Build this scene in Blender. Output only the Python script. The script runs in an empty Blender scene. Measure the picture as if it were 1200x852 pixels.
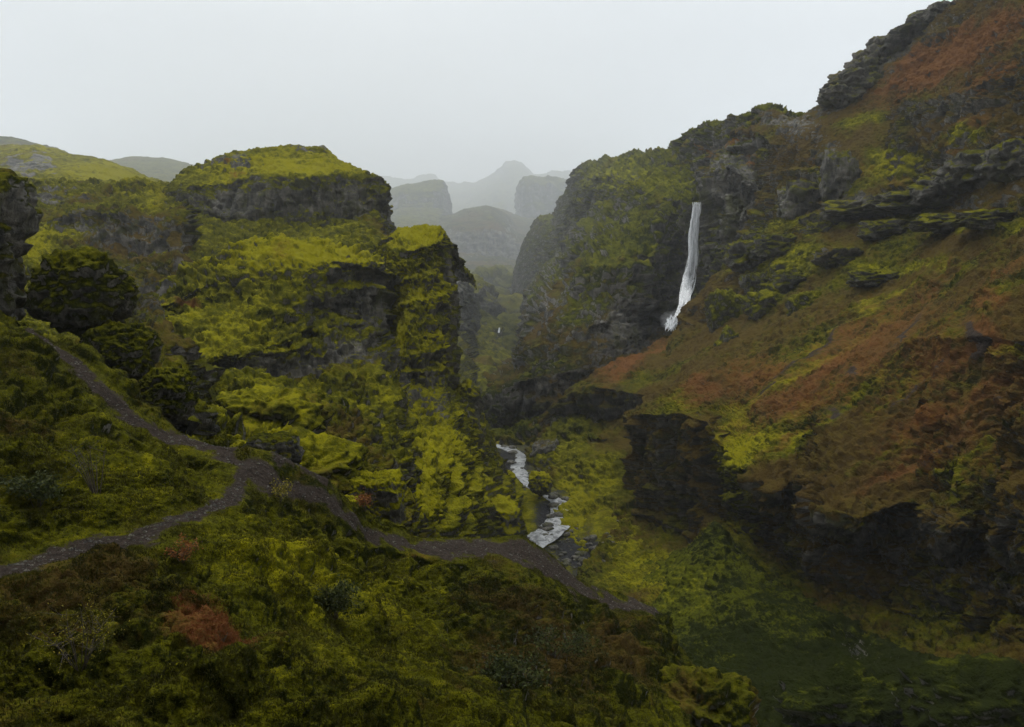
import bpy, math, random, time, os
import numpy as np
T0 = time.time()
STEP = 1.45              # mesh spacing, in photo pixels, at the distance of each formation
R = math.radians
sc = bpy.context.scene
COL = sc.collection

# ------------------------------------------------------------------ camera
W0, H0, F = 1200.0, 852.0, 950.0
PITCH = R(7.0)
CP, SP = math.cos(PITCH), math.sin(PITCH)
cam = bpy.data.cameras.new("camera"); camo = bpy.data.objects.new("camera", cam); COL.objects.link(camo)
camo.location = (0, 0, 0); camo.rotation_euler = (math.pi / 2 - PITCH, 0, 0)
cam.sensor_width = 36.0; cam.lens = F / W0 * 36.0; cam.clip_start = 0.3; cam.clip_end = 60000
sc.camera = camo

def unproj(px, py, Y):
    a = (px - W0 / 2) / F; b = (H0 / 2 - py) / F
    t = Y / (CP + b * SP)
    return np.array((a * t, Y, (b * CP - SP) * t))

def proj(P):
    d = P[..., 1] * CP - P[..., 2] * SP
    u = P[..., 1] * SP + P[..., 2] * CP
    d = np.where(d < 0.3, 0.3, d)
    return W0 / 2 + F * P[..., 0] / d, H0 / 2 - F * u / d

# ------------------------------------------------------------------ noise
_G = np.array([(1,1,0),(-1,1,0),(1,-1,0),(-1,-1,0),(1,0,1),(-1,0,1),(1,0,-1),(-1,0,-1),
               (0,1,1),(0,-1,1),(0,1,-1),(0,-1,-1),(1,1,0),(-1,1,0),(0,-1,1),(0,-1,-1)], dtype=np.float32)
def _hash(ix, iy, iz, s):
    h = (ix.astype(np.uint32) * np.uint32(374761393) + iy.astype(np.uint32) * np.uint32(668265263)
         + iz.astype(np.uint32) * np.uint32(2246822519) + np.uint32((s * 3266489917) & 0xffffffff))
    h = (h ^ (h >> np.uint32(13))) * np.uint32(1274126177)
    h ^= h >> np.uint32(16)
    return h
def perlin(P, seed=0):
    out = np.empty(len(P), np.float32)
    for s in range(0, len(P), 200000):
        Q = P[s:s + 200000]
        i = np.floor(Q); f = (Q - i).astype(np.float32); i = i.astype(np.int64)
        w = f * f * f * (f * (f * 6 - 15) + 10)
        tot = None
        acc = np.zeros(len(Q), np.float32)
        for dx in (0, 1):
            wx = w[:, 0] if dx else 1 - w[:, 0]
            for dy in (0, 1):
                wy = w[:, 1] if dy else 1 - w[:, 1]
                for dz in (0, 1):
                    wz = w[:, 2] if dz else 1 - w[:, 2]
                    g = _G[_hash(i[:, 0] + dx, i[:, 1] + dy, i[:, 2] + dz, seed) & np.uint32(15)]
                    acc += wx * wy * wz * (g[:, 0] * (f[:, 0] - dx) + g[:, 1] * (f[:, 1] - dy) + g[:, 2] * (f[:, 2] - dz))
        out[s:s + 200000] = acc
    return out
def fbm(P, oct=4, seed=0, gain=0.5):
    t = 0; a = 1.0
    for k in range(oct):
        t = t + a * perlin(P * (2.03 ** k) + 17.3 * k, seed + k); a *= gain
    return t
def puffy(P, oct=3, seed=0, gain=0.55):      # rounded lumps with creases between them
    t = 0; a = 1.0
    for k in range(oct):
        t = t + a * (np.abs(perlin(P * (2.1 ** k) + 9.1 * k, seed + k)) * 2 - 0.5); a *= gain
    return t
def ridged(P, oct=3, seed=0, gain=0.5):
    t = 0; a = 1.0
    for k in range(oct):
        t = t + a * (0.5 - np.abs(perlin(P * (2.07 ** k) + 5.7 * k, seed + k)) * 2); a *= gain
    return t
def sstep(a, b, x):
    t = np.clip((x - a) / (b - a), 0, 1); return t * t * (3 - 2 * t)

# ------------------------------------------------------------------ materials
def nn(nt, t, **kw):
    n = nt.nodes.new(t)
    for k, v in kw.items():
        setattr(n, k, v)
    return n
class NB:                                     # small node-building helper
    def __init__(s, name):
        s.m = bpy.data.materials.new(name); s.m.use_nodes = True
        s.t = s.m.node_tree; s.t.nodes.clear()
        s.out = nn(s.t, 'ShaderNodeOutputMaterial')
    def link(s, a, b): s.t.links.new(a, b)
    def _in(s, sock, v):
        if isinstance(v, bpy.types.NodeSocket): s.link(v, sock)
        else: sock.default_value = v
    def math(s, op, a, b=0.0, c=0.0, clamp=False):
        n = nn(s.t, 'ShaderNodeMath', operation=op); n.use_clamp = clamp
        s._in(n.inputs[0], a); s._in(n.inputs[1], b); s._in(n.inputs[2], c); return n.outputs[0]
    def noise(s, vec, scale, detail=4, rough=0.55, dist=0.0):
        n = nn(s.t, 'ShaderNodeTexNoise'); s.link(vec, n.inputs['Vector'])
        n.inputs['Scale'].default_value = scale; n.inputs['Detail'].default_value = detail
        n.inputs['Roughness'].default_value = rough; n.inputs['Distortion'].default_value = dist
        return n.outputs['Fac']
    def step(s, x, a, b, lo=0.0, hi=1.0):
        n = nn(s.t, 'ShaderNodeMapRange'); n.interpolation_type = 'SMOOTHSTEP'
        s._in(n.inputs[0], x); n.inputs[1].default_value = a; n.inputs[2].default_value = b
        n.inputs[3].default_value = lo; n.inputs[4].default_value = hi; return n.outputs[0]
    def mix(s, f, a, b):
        n = nn(s.t, 'ShaderNodeMix', data_type='RGBA')
        s._in(n.inputs[0], f)
        for sock, v in ((n.inputs[6], a), (n.inputs[7], b)):
            if isinstance(v, tuple): sock.default_value = (*v, 1)
            else: s.link(v, sock)
        return n.outputs[2]
    def map(s, vec, scale):
        n = nn(s.t, 'ShaderNodeMapping'); s.link(vec, n.inputs[0]); n.inputs['Scale'].default_value = scale
        return n.outputs[0]

MOSS_HI, MOSS_MID, MOSS_LO = (0.215, 0.196, 0.004), (0.070, 0.070, 0.003), (0.016, 0.019, 0.002)
BROWN, RED = (0.074, 0.044, 0.012), (0.215, 0.075, 0.026)
DIRT_A, DIRT_B = (0.022, 0.017, 0.014), (0.060, 0.046, 0.037)
ROCK_A, ROCK_B = (0.016, 0.015, 0.012), (0.135, 0.122, 0.098)

def ground_material(name, s, rock=0.0, hi=0.0, bump=1.0, brown=0.0, tint=(1, 1, 1), dirt=None):
    """Moss, heath, bare rock and trodden dirt; s is the size in metres of a small clump; rock>0 bares more rock."""
    b = NB(name)
    geo = nn(b.t, 'ShaderNodeNewGeometry'); pos = geo.outputs['Position']
    sep = nn(b.t, 'ShaderNodeSeparateXYZ'); b.link(geo.outputs['Normal'], sep.inputs[0]); nz = sep.outputs[2]
    at = nn(b.t, 'ShaderNodeAttribute', attribute_name='zone'); sz = nn(b.t, 'ShaderNodeSeparateColor'); b.link(at.outputs['Color'], sz.inputs[0])
    zr, zd, zb = sz.outputs[0], sz.outputs[1], sz.outputs[2]
    at2 = nn(b.t, 'ShaderNodeAttribute', attribute_name='bare'); zk = at2.outputs['Fac']
    n_big = b.noise(pos, 0.055 / s, 4, 0.6)
    n_mid = b.noise(pos, 0.30 / s, 5, 0.62, 0.4)
    n_sm = b.noise(pos, 1.3 / s, 4, 0.65)
    n_fine = b.noise(pos, 5.0 / s, 3, 0.7)
    # moss
    v = b.math('ADD', b.math('MULTIPLY', n_mid, 0.9), b.math('MULTIPLY', n_sm, 0.55))
    v = b.math('ADD', v, b.math('MULTIPLY', n_fine, 0.45))
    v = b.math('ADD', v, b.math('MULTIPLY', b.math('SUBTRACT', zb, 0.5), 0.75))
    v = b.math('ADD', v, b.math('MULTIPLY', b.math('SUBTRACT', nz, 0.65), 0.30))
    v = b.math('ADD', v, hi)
    v = b.math('MULTIPLY_ADD', v, 1.55, -0.95 * 0.55)
    moss = b.mix(b.step(v, 0.62, 0.98), MOSS_LO, MOSS_MID)
    moss = b.mix(b.step(v, 0.95, 1.55), moss, MOSS_HI)
    if tint != (1, 1, 1):
        tn = nn(b.t, 'ShaderNodeMix', data_type='RGBA', blend_type='MULTIPLY'); tn.inputs[0].default_value = 1.0
        b.link(moss, tn.inputs[6]); tn.inputs[7].default_value = (*tint, 1); moss = tn.outputs[2]
    # brown heath and dead grass among it
    br = b.math('ADD', n_big, b.math('MULTIPLY', n_sm, 0.5))
    br = b.math('SUBTRACT', br, b.math('MULTIPLY', b.math('SUBTRACT', zb, 0.5), 0.7))
    moss = b.mix(b.step(br, 0.80 - brown, 1.0 - brown, 0, 0.75), moss, BROWN)
    # red heath, broken up by moss
    rr = b.math('ADD', zr, b.math('MULTIPLY', b.math('SUBTRACT', b.math('ADD', n_mid, n_sm), 1.0), 0.9))
    redc = b.mix(n_fine, RED, BROWN)
    moss = b.mix(b.step(rr, 0.22, 0.95, 0, 0.85), moss, redc)
    # rock
    vs = b.map(pos, (1.0, 1.0, 0.28))
    r1 = b.noise(vs, 0.55 / s, 6, 0.68, 0.6)
    r2 = b.noise(b.map(pos, (0.35, 0.35, 1.6)), 0.5 / s, 4, 0.6)
    rk = b.mix(b.step(b.math('ADD', b.math('MULTIPLY', r1, 0.7), b.math('MULTIPLY', r2, 0.4)), 0.44, 0.70), ROCK_A, ROCK_B)
    rk = b.mix(b.step(n_mid, 0.50, 0.62, 0, 0.75), rk, b.mix(n_fine, MOSS_LO, MOSS_MID))
    m = b.math('ADD', nz, b.math('MULTIPLY', b.math('SUBTRACT', n_mid, 0.5), 0.95))
    m = b.math('ADD', m, b.math('MULTIPLY', b.math('SUBTRACT', n_sm, 0.5), 0.6))
    m = b.math('SUBTRACT', m, b.math('MULTIPLY', b.math('SUBTRACT', zk, 0.5), 1.7))
    m = b.math('SUBTRACT', m, rock)
    col = b.mix(b.step(m, 0.12, 0.40), rk, moss)
    # dirt
    dd = b.math('ADD', zd, b.math('MULTIPLY', b.math('SUBTRACT', b.math('ADD', n_sm, n_fine), 1.0), 0.95))
    dc = b.mix(b.step(b.math('ADD', b.math('MULTIPLY', n_sm, 0.5), b.math('MULTIPLY', n_fine, 0.5)), 0.38, 0.66), *(dirt or (DIRT_A, DIRT_B)))
    dmask = b.step(dd, 0.42, 0.60)
    col = b.mix(dmask, col, dc)
    bs = nn(b.t, 'ShaderNodeBsdfPrincipled'); b.link(col, bs.inputs['Base Color'])
    rough = b.math('SUBTRACT', 0.95, b.math('MULTIPLY', b.step(m, 0.40, 0.12), 0.35))
    b.link(rough, bs.inputs['Roughness']); b.link(b.step(m, 0.40, 0.12, 0.03, 0.3), bs.inputs['Specular IOR Level'])
    h = b.math('ADD', b.math('MULTIPLY', n_sm, 0.6), b.math('MULTIPLY', n_fine, 0.28))
    h = b.math('ADD', h, b.math('MULTIPLY', r1, 0.35))
    bp = nn(b.t, 'ShaderNodeBump'); bp.inputs['Strength'].default_value = 0.9 * bump; bp.inputs['Distance'].default_value = 1.1 * s
    b.link(h, bp.inputs['Height']); b.link(bp.outputs[0], bs.inputs['Normal'])
    b.link(bs.outputs[0], b.out.inputs[0])
    return b.m

# ------------------------------------------------------------------ mesh output
def make_mesh(name, V, Fq, mat, zone=None, bare=None, smooth=True):
    me = bpy.data.meshes.new(name)
    V = np.ascontiguousarray(V, np.float32); Fq = np.ascontiguousarray(Fq, np.int32)
    k = Fq.shape[1]
    me.vertices.add(len(V)); me.vertices.foreach_set('co', V.ravel())
    me.loops.add(Fq.size); me.loops.foreach_set('vertex_index', Fq.ravel())
    me.polygons.add(len(Fq)); me.polygons.foreach_set('loop_start', np.arange(0, Fq.size, k, dtype=np.int32))
    me.update(calc_edges=True)
    me.polygons.foreach_set('use_smooth', np.full(len(Fq), smooth, bool))
    if zone is not None:
        a = me.attributes.new('zone', 'FLOAT_COLOR', 'POINT')
        a.data.foreach_set('color', np.ascontiguousarray(np.concatenate([zone, np.ones((len(zone), 1))], 1), np.float32).ravel())
    if bare is not None:
        a = me.attributes.new('bare', 'FLOAT', 'POINT'); a.data.foreach_set('value', np.ascontiguousarray(bare, np.float32))
    me.materials.append(mat)
    o = bpy.data.objects.new(name, me); COL.objects.link(o)
    return o
def tag(o, label=None, cat=None, group=None, kind=None):
    if label: o['label'] = label
    if cat: o['category'] = cat
    if group: o['group'] = group
    if kind: o['kind'] = kind
    return o
def compact(V, Fq, *attrs):
    used = np.zeros(len(V), bool); used[Fq.ravel()] = True
    idx = np.cumsum(used) - 1
    return (V[used], idx[Fq]) + tuple(a[used] for a in attrs)

def grid_normals(P):
    du = np.empty_like(P); dv = np.empty_like(P)
    du[:, 1:-1] = P[:, 2:] - P[:, :-2]; du[:, 0] = P[:, 1] - P[:, 0]; du[:, -1] = P[:, -1] - P[:, -2]
    dv[1:-1] = P[2:] - P[:-2]; dv[0] = P[1] - P[0]; dv[-1] = P[-1] - P[-2]
    n = np.cross(dv, du); n /= np.linalg.norm(n, axis=2, keepdims=True) + 1e-9
    return n
def blur(A, ax, it):
    for _ in range(it):
        B = np.moveaxis(A, ax, 0); C = B.copy()
        C[1:-1] = 0.25 * B[:-2] + 0.5 * B[1:-1] + 0.25 * B[2:]
        A = np.moveaxis(C, 0, ax)
    return A

PATCHES = {}
def patch(name, rows, L, amp, strata=(0, 0), puff=(0, 0), fiss=(0, 0), terr=(0, 0), fine=(0, 0), seed=1, blobs=(), step=1.0, soft=3, warp=(12, 14)):
    """Loft a terrain formation through contour lines given as (photo x, photo y, distance) - each a real contour at its own distance -
    then weather it: L, amp broad relief; strata (bed thickness, ledge depth); puff (clump size, height); fiss (cleft spacing, depth);
    terr (terracette spacing, height); fine (size, height)."""
    st = STEP * step
    wpx = max(abs(r[-1][0] - r[0][0]) for r in rows if len(r[0]) == 3)
    nu = int(wpx / st) + 2
    G = []
    for r in rows:
        if len(r[0]) == 3:
            a = np.array(r, float); u = (a[:, 0] - a[0, 0]) / (a[-1, 0] - a[0, 0])
            U = np.linspace(0, 1, nu)
            # interpolate inverse distance so contours stay straight in space
            px = np.interp(U, u, a[:, 0]); py = np.interp(U, u, a[:, 1]); Y = 1 / np.interp(U, u, 1 / a[:, 2])
            al = (px - W0 / 2) / F; be = (H0 / 2 - py) / F; t = Y / (CP + be * SP)
            g = np.stack([al * t, Y, (be * CP - SP) * t], 1)
        else:
            a = np.array([q[1:] for q in r], float); u = np.linspace(0, 1, len(a)); U = np.linspace(0, 1, nu)
            g = np.stack([np.interp(U, u, a[:, k]) for k in range(3)], 1)
        G.append(g)
    rowsP = []; rowv = []
    for k in range(len(G) - 1):
        ax, ay = proj(G[k]); bx, by = proj(G[k + 1])
        d = np.hypot(bx - ax, by - ay)
        d3 = np.linalg.norm(G[k + 1] - G[k], axis=1) / np.maximum(G[k][:, 1], 15) * F
        n = int(max(np.percentile(np.minimum(d, 400), 90) / st, np.median(np.minimum(d3, 1500)) / (1.7 * st), 2))
        n = min(n, 640)
        for j in range(n):
            rowsP.append(G[k] + (G[k + 1] - G[k]) * (j / n)); rowv.append(k + j / n)
    rowsP.append(G[-1]); rowv.append(len(G) - 1)
    P = np.array(rowsP)
    for it in range(2):
        P = blur(P, 0, soft); P = blur(P, 1, soft)
    sh = P.shape
    base = P.copy()
    bpx, bpy = proj(base)
    zone = np.zeros((sh[0] * sh[1], 3)); zone[:, 2] = 0.5; wide = np.zeros(len(zone)); led = np.ones(len(zone))
    bare = np.full(sh[0] * sh[1], 0.5)
    fx, fy = bpx.ravel(), bpy.ravel()
    wl = warp[0]; bp0 = base.reshape(-1, 3)
    fx = fx + warp[1] * (perlin(bp0 / wl, 91) + .6 * perlin(bp0 / (wl * .35), 92)); fy = fy + warp[1] * (perlin(bp0 / wl, 93) + .6 * perlin(bp0 / (wl * .35), 94))
    for bl in blobs:
        cx, cy, rx, ry, ch, s = bl[:6]; ang = R(bl[6]) if len(bl) > 6 else 0
        ca, sa = math.cos(ang), math.sin(ang)
        ex = ((fx - cx) * ca + (fy - cy) * sa) / rx; ey = (-(fx - cx) * sa + (fy - cy) * ca) / ry
        w = np.exp(-(ex * ex + ey * ey) * 1.2)
        if ch == 'dirt': wide = np.maximum(wide, s * np.exp(-(ex * ex + ey * ey) * 0.2))
        if ch == 'red': zone[:, 0] = np.maximum(zone[:, 0], s * w)
        elif ch == 'dirt': zone[:, 1] = np.maximum(zone[:, 1], s * w)
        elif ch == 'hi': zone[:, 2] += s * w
        elif ch == 'bare': bare += s * w
        elif ch == 'ledge': led += s * w
    dmp = 1 - 0.85 * sstep(0.25, 0.8, wide)
    # broad relief
    N = grid_normals(P)
    if N[..., 2].mean() < 0: flip = -1
    else: flip = 1
    N = N * flip
    p = P.reshape(-1, 3); n = N.reshape(-1, 3)
    steep = sstep(0.85, 0.35, n[:, 2])
    d = amp * fbm(p / L, 3, seed) + amp * 0.45 * steep * ridged(p / (L * 0.45), 3, seed + 9)
    p = p + n * (d * (0.4 + 0.6 * dmp))[:, None]
    if fiss[1]:
        q = p / fiss[0]; q[:, 2] *= 0.22
        c = ridged(q, 3, seed + 31)
        c = -np.clip(c, 0.0, 1.0) * 1.6 + 0.5 * perlin(q * 0.5, seed + 77)
        nh = n.copy(); nh[:, 2] *= 0.2
        p = p + nh * (fiss[1] * steep * c)[:, None]
        p = p + n * (fiss[1] * 0.30 * steep * ridged(p / (fiss[0] * 0.33), 3, seed + 33))[:, None]
    if strata[1]:
        per, dep = strata
        wz = p[:, 2] / per + 1.1 * perlin(p / (per * 7), seed + 3) + 0.35 * perlin(p / (per * 2), seed + 5)
        fr = wz - np.floor(wz)
        prof = np.where(fr < 0.86, 0.35 + 0.65 * (fr / 0.86) ** 1.5, 1 - (fr - 0.86) / 0.14 * 0.65)
        br = sstep(-0.25, 0.25, perlin(np.stack([p[:, 0], p[:, 1], p[:, 2] * 2.5], 1) / (per * 4.0), seed + 6))
        nh = n.copy(); nh[:, 2] *= 0.15; nh /= np.linalg.norm(nh, axis=1, keepdims=True) + 1e-6
        p = p + nh * (dep * led * (prof - 0.6) * br * sstep(0.93, 0.6, n[:, 2]))[:, None]
    N = grid_normals(p.reshape(sh)) * flip
    n = N.reshape(-1, 3)
    mossy = sstep(0.05, 0.5, n[:, 2])
    if terr[1]:
        q = p / terr[0]; q[:, 2] *= 2.6
        p = p + np.array([0, 0, 1.0]) * (terr[1] * dmp * mossy * puffy(q, 3, seed + 41))[:, None]
    if puff[1]:
        mod = 0.55 + 0.9 * sstep(-0.3, 0.4, perlin(p / (puff[0] * 5), seed + 52))
        p = p + n * (puff[1] * dmp * (0.35 + 0.65 * mossy) * mod * puffy(p / puff[0], 3, seed + 51, 0.40))[:, None]
    if fine[1]:
        N = grid_normals(p.reshape(sh)) * flip; n = N.reshape(-1, 3)
        p = p + n * (fine[1] * (0.3 + 0.7 * dmp) * fbm(p / fine[0], 3, seed + 61, 0.65))[:, None]
    iu = np.arange(sh[0] * sh[1]).reshape(sh[:2])
    Q = np.stack([iu[:-1, :-1], iu[1:, :-1], iu[1:, 1:], iu[:-1, 1:]], -1).reshape(-1, 4)
    if flip < 0: Q = Q[:, ::-1]
    PATCHES[name] = (p, base.reshape(-1, 3), Q, zone, bare, np.repeat(np.array(rowv), sh[1]), flip * grid_normals(p.reshape(sh)).reshape(-1, 3))
    return p, Q, zone, bare

def emit_parts(name, key, mat, parts, wob=0.35):
    """the formation as one thing; parts: (name, first, last contour row) - each piece of other cover is a part of its own"""
    p, base, Q, z, ba, rv, N = PATCHES[key]
    fr = rv[Q].mean(1) + wob * perlin(p[Q].mean(1) / 4.0, 5)
    left = np.ones(len(Q), bool); kids = []
    for part, r0, r1 in parts:
        mk = (fr > r0) & (fr < r1) & left; left &= ~mk
        V, Fq, zz, bb = compact(p, Q[mk], z, ba); kids.append(make_mesh(part, V, Fq, mat, zz, bb))
    V, Fq, zz, bb = compact(p, Q[left], z, ba); o = make_mesh(name, V, Fq, mat, zz, bb)
    for k in kids: k.parent = o
    return o
def emit(name, data, mat): return make_mesh(name, data[0], data[1], mat, data[2], data[3])

def ico(level):
    import bmesh
    bm = bmesh.new(); bmesh.ops.create_icosphere(bm, subdivisions=level, radius=1)
    V = np.array([v.co[:] for v in bm.verts]); Fc = np.array([[v.index for v in f.verts] for f in bm.faces]); bm.free()
    return V, Fc
_ICO = {}
def rock_shape(c, r, seed, block=0.5, lump=0.25, level=5, puff=0.10, strata=0.0, rot=0.0, tilt=0.0):
    """A weathered boulder: c centre, r half-sizes; block squares it off."""
    if level not in _ICO: _ICO[level] = ico(level)
    D, Fc = _ICO[level]
    e = 2 + 4 * block
    rad = (np.abs(D) ** e).sum(1) ** (-1 / e)
    q = D * rad[:, None]
    off = np.array((seed * 3.7, seed * 1.3, seed * 2.1))
    q = q * (1 + lump * fbm(D * 1.3 + off, 3, seed) + 0.5 * lump * ridged(D * 2.2 + off, 2, seed + 4))[:, None]
    ca, sa = math.cos(tilt), math.sin(tilt)
    x, z = q[:, 0] * ca - q[:, 2] * sa, q[:, 0] * sa + q[:, 2] * ca
    q = np.stack([x, q[:, 1], z], 1)
    p = q * np.array(r)
    ca, sa = math.cos(rot), math.sin(rot)
    p = np.stack([p[:, 0] * ca - p[:, 1] * sa, p[:, 0] * sa + p[:, 1] * ca, p[:, 2]], 1)
    nrm = p / (np.linalg.norm(p, axis=1, keepdims=True) + 1e-9)
    m = min(r)
    if strata:
        wz = p[:, 2] / (m * 0.28) + 0.8 * perlin(p / m + off, seed + 2); fr = wz - np.floor(wz)
        nh = nrm.copy(); nh[:, 2] = 0
        p = p + nh * (strata * m * (fr ** 1.5 - 0.4))[:, None]
    p = p + nrm * (puff * m * puffy(p / (m * 0.42) + off, 4, seed + 8))[:, None]
    p = p + nrm * (.04 * m * ridged(p / (m * .30) + off, 3, seed + 12))[:, None]
    p = p + nrm * (.018 * m * fbm(p / (m * .07) + off, 2, seed + 14))[:, None]
    return p + np.array(c), Fc

def boulder(name, px, py, Y, wpx, hpx, mat, seed, label, cat='boulder', group=None, deep=1.0, hi=0.5, bare=0.5, **kw):
    c = unproj(px, py, Y); s = Y / F
    V, Fc = rock_shape(c, (wpx / 2 * s, wpx / 2 * s * deep, hpx / 2 * s), seed, **kw)
    z = np.zeros((len(V), 3)); z[:, 2] = hi
    return tag(make_mesh(name, V, Fc, mat, z, np.full(len(V), bare)), label, cat, group)

def line(pts, ch, s, aspect=1.0):
    """blobs strung along a traced line of (x, y, half-width)"""
    out = []
    for (x0, y0, w0), (x1, y1, w1) in zip(pts[:-1], pts[1:]):
        n = max(1, int(math.hypot(x1 - x0, y1 - y0) / (0.5 * min(w0, w1))))
        for k in range(n + 1):
            t = k / n; w = w0 + (w1 - w0) * t
            out.append((x0 + (x1 - x0) * t, y0 + (y1 - y0) * t, w * 1.15, w * aspect, ch, s))
    return out

# materials: one recipe, tuned to each formation's distance and cover
M_far = ground_material('hazy_hill_cover', 9.0, rock=0.14, hi=-0.12, bump=0.8)
M_mid = ground_material('mossy_cliff_cover', 2.2, rock=0.10)
M_left = ground_material('mossy_crag_cover', 1.3, rock=-0.14, hi=0.02)
M_wall = ground_material('canyon_wall_cover', 2.6, rock=-0.09, hi=-0.05, tint=(.95, 1.0, 1.0))
M_heath = ground_material('heath_slope_cover', 1.3, rock=-0.28, hi=-0.12, brown=0.22)
M_green = ground_material('ravine_grass_cover', 1.2, rock=-0.2, hi=-0.24, brown=-0.6, tint=(.92, 1.0, 1.0))
M_near = ground_material('moss_carpet', 0.30, rock=-0.42, hi=-0.10)
M_boul = ground_material('dark_boulder_cover', 0.45, rock=-0.36, hi=0.02, brown=-.1)
M_bed = ground_material('stream_bank_cover', 0.8, rock=-0.10, hi=0.06, dirt=((.014,.014,.015),(.055,.055,.057)))
M_crag = ground_material('crag_cover', 1.6, rock=-0.05, hi=0.0)
M_bank = ground_material('bright_moss_cover', 0.8, rock=-0.22, hi=0.10)

# ------------------------------------------------------------------ far hills and canyon head
D = patch('far_head', [
    [(180,266,13662),(430,260,13662),(600,240,13662),(760,260,13662)],
    [(180,213,12177),(430,207,12177),(452,206,12177),(486,210,11880),(490,204,11880),(508,204,11880),(516,210,11880),(540,214,11583),(556,214,11286),(566,208,11168),(580,203,11049),(587,198,10989),(590,189,10989),(610,187,10989),(617,193,10989),(624,200,10989),(642,203,10989),(644,199,10989),(680,198,10989),(760,180,10692)],
    [(180,246,10098),(430,240,10098),(486,240,10098),(540,236,9801),(566,226,9504),(587,216,9386),(612,214,9267),(640,226,9267),(680,226,9267),(760,220,8908)],
    [(180,276,8236),(430,270,8236),(500,270,8236),(560,252,7866),(590,246,7636),(612,262,8091),(650,280,8236),(760,270,8236)],
    [(180,306,6277),(430,300,6277),(530,268,5874),(545,258,5715),(572,250,5715),(590,266,5715),(610,300,6277),(650,310,6277),(760,300,6277)],
    [(180,346,5477),(430,340,5477),(530,300,5088),(545,292,4802),(572,296,4802),(600,305,5088),(650,330,5088),(760,330,5088)],
    [(180,406,2225),(430,400,2225),(530,330,2048),(560,325,1888),(590,330,1743),(620,345,1743),(760,350,1743)],
    [(180,436,1173),(430,430,1173),(530,372,1080),(560,374,992),(585,382,911),(605,380,911),(640,390,833),(760,400,833)],
    [(180,466,519),(430,460,519),(530,440,475),(560,435,456),(590,430,456),(640,440,437),(760,440,437)],
], L=420, amp=60, strata=(120, 80), fiss=(230, 80), puff=(60, 12.0), fine=(22, 5), seed=11, step=1.1,
   blobs=[(650,240,40,60,'bare',0.3),(565,280,40,16,'bare',0.35),(600,262,60,10,'hi',0.3)])
tag(emit('hill', D, M_far), kind='structure')

D = patch('terrace', [
    [(300,262,4640),(500,262,4640),(570,240,4640),(640,262,4640),(700,262,4640)],
    [(300,270,4205),(505,262,3915),(530,252,3770),(548,246,3770),(575,245,3770),(592,255,3842),(606,270,3915),(640,285,4060),(700,290,4060)],
    [(300,285,3480),(505,272,3190),(530,270,3117),(548,268,3117),(575,268,3117),(592,274,3190),(606,284,3262),(640,296,3335),(700,300,3335)],
    [(300,310,3407),(505,300,3117),(530,300,3045),(548,299,3045),(575,300,3045),(592,302,3117),(606,306,3190),(640,320,3262),(700,320,3262)],
    [(300,340,2175),(505,330,2175),(575,326,2175),(640,345,2175),(700,345,2175)],
    [(300,410,1100),(505,400,1100),(640,400,1100),(700,400,1100)],
], L=160, amp=16, strata=(50, 30), fiss=(70, 28), puff=(22, 4), fine=(9, 2), seed=121, blobs=[(560,285,60,16,'bare',.45),(560,330,80,30,'bare',.2),(560,300,120,60,'hi',-.25)])
tag(emit('terrace', D, M_far), 'hazy pale-topped rock terrace with a dark cliff beneath it, far up the gorge', 'terrace')
D = patch('ledge', [
    [(440,330,1500),(500,330,1500),(590,350,1500)],
    [(440,330,1250),(500,322,1200),(530,316,1150),(548,322,1120),(560,326,1120),(570,336,1130),(580,352,1150),(592,376,1200)],
    [(440,345,1050),(500,336,1000),(530,332,960),(548,336,950),(560,340,950),(570,348,960),(581,362,1000),(594,386,1050)],
    [(440,380,1030),(500,372,980),(530,368,940),(548,370,930),(560,374,930),(571,378,940),(583,386,980),(596,398,1030)],
    [(440,430,620),(500,420,620),(566,416,600),(604,425,640)],
    [(440,470,420),(500,470,420),(566,460,420),(610,460,440)],
], L=80, amp=9, strata=(26, 14), fiss=(34, 12), puff=(12, 2.6), fine=(5, 1.2), seed=127, blobs=[(540,355,60,16,'bare',.3)])
tag(emit('ledge', D, M_mid), 'stepped grey-green rock ledge in the misty gorge, beside the tiny distant cascade', 'ledge')

D = patch('butte', [
    [(350,302,5950),(425,290,5950),(480,250,5950),(540,290,5950)],
    [(350,240,4760),(430,228,4760),(452,222,4760),(470,216,4665),(490,213,4570),(508,210,4474),(522,212,4427),(526,220,4474),(530,260,4665)],
    [(350,246,4427),(430,234,4427),(452,230,4379),(470,226,4284),(490,224,4192),(508,222,4192),(521,223,4284),(526,232,4427),(530,270,4617)],
    [(350,268,4379),(430,256,4379),(452,250,4332),(470,244,4192),(490,244,4101),(508,244,4101),(522,244,4239),(527,256,4403),(531,290,4570)],
    [(350,312,2639),(430,300,2639),(470,268,2803),(490,272,2973),(515,276,3137),(528,285,3662),(534,310,4284)],
    [(350,352,2325),(430,340,2325),(470,310,2325),(490,312,2325),(515,312,2639),(529,320,3296),(540,340,4101)],
    [(350,452,420),(430,440,420),(470,430,439),(500,425,458),(530,420,498),(548,415,684),(560,410,1013)],
], L=150, amp=14, strata=(44, 18), fiss=(70, 18), puff=(22, 4), fine=(8, 1.6), seed=23)
tag(emit_parts('butte', 'butte', M_far, (('grassy_top', 0.5, 2.0), ('cliff_face', 2.0, 3.1))), 'hazy flat-topped butte at the far end of the canyon, left of its fog', 'butte')

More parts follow.
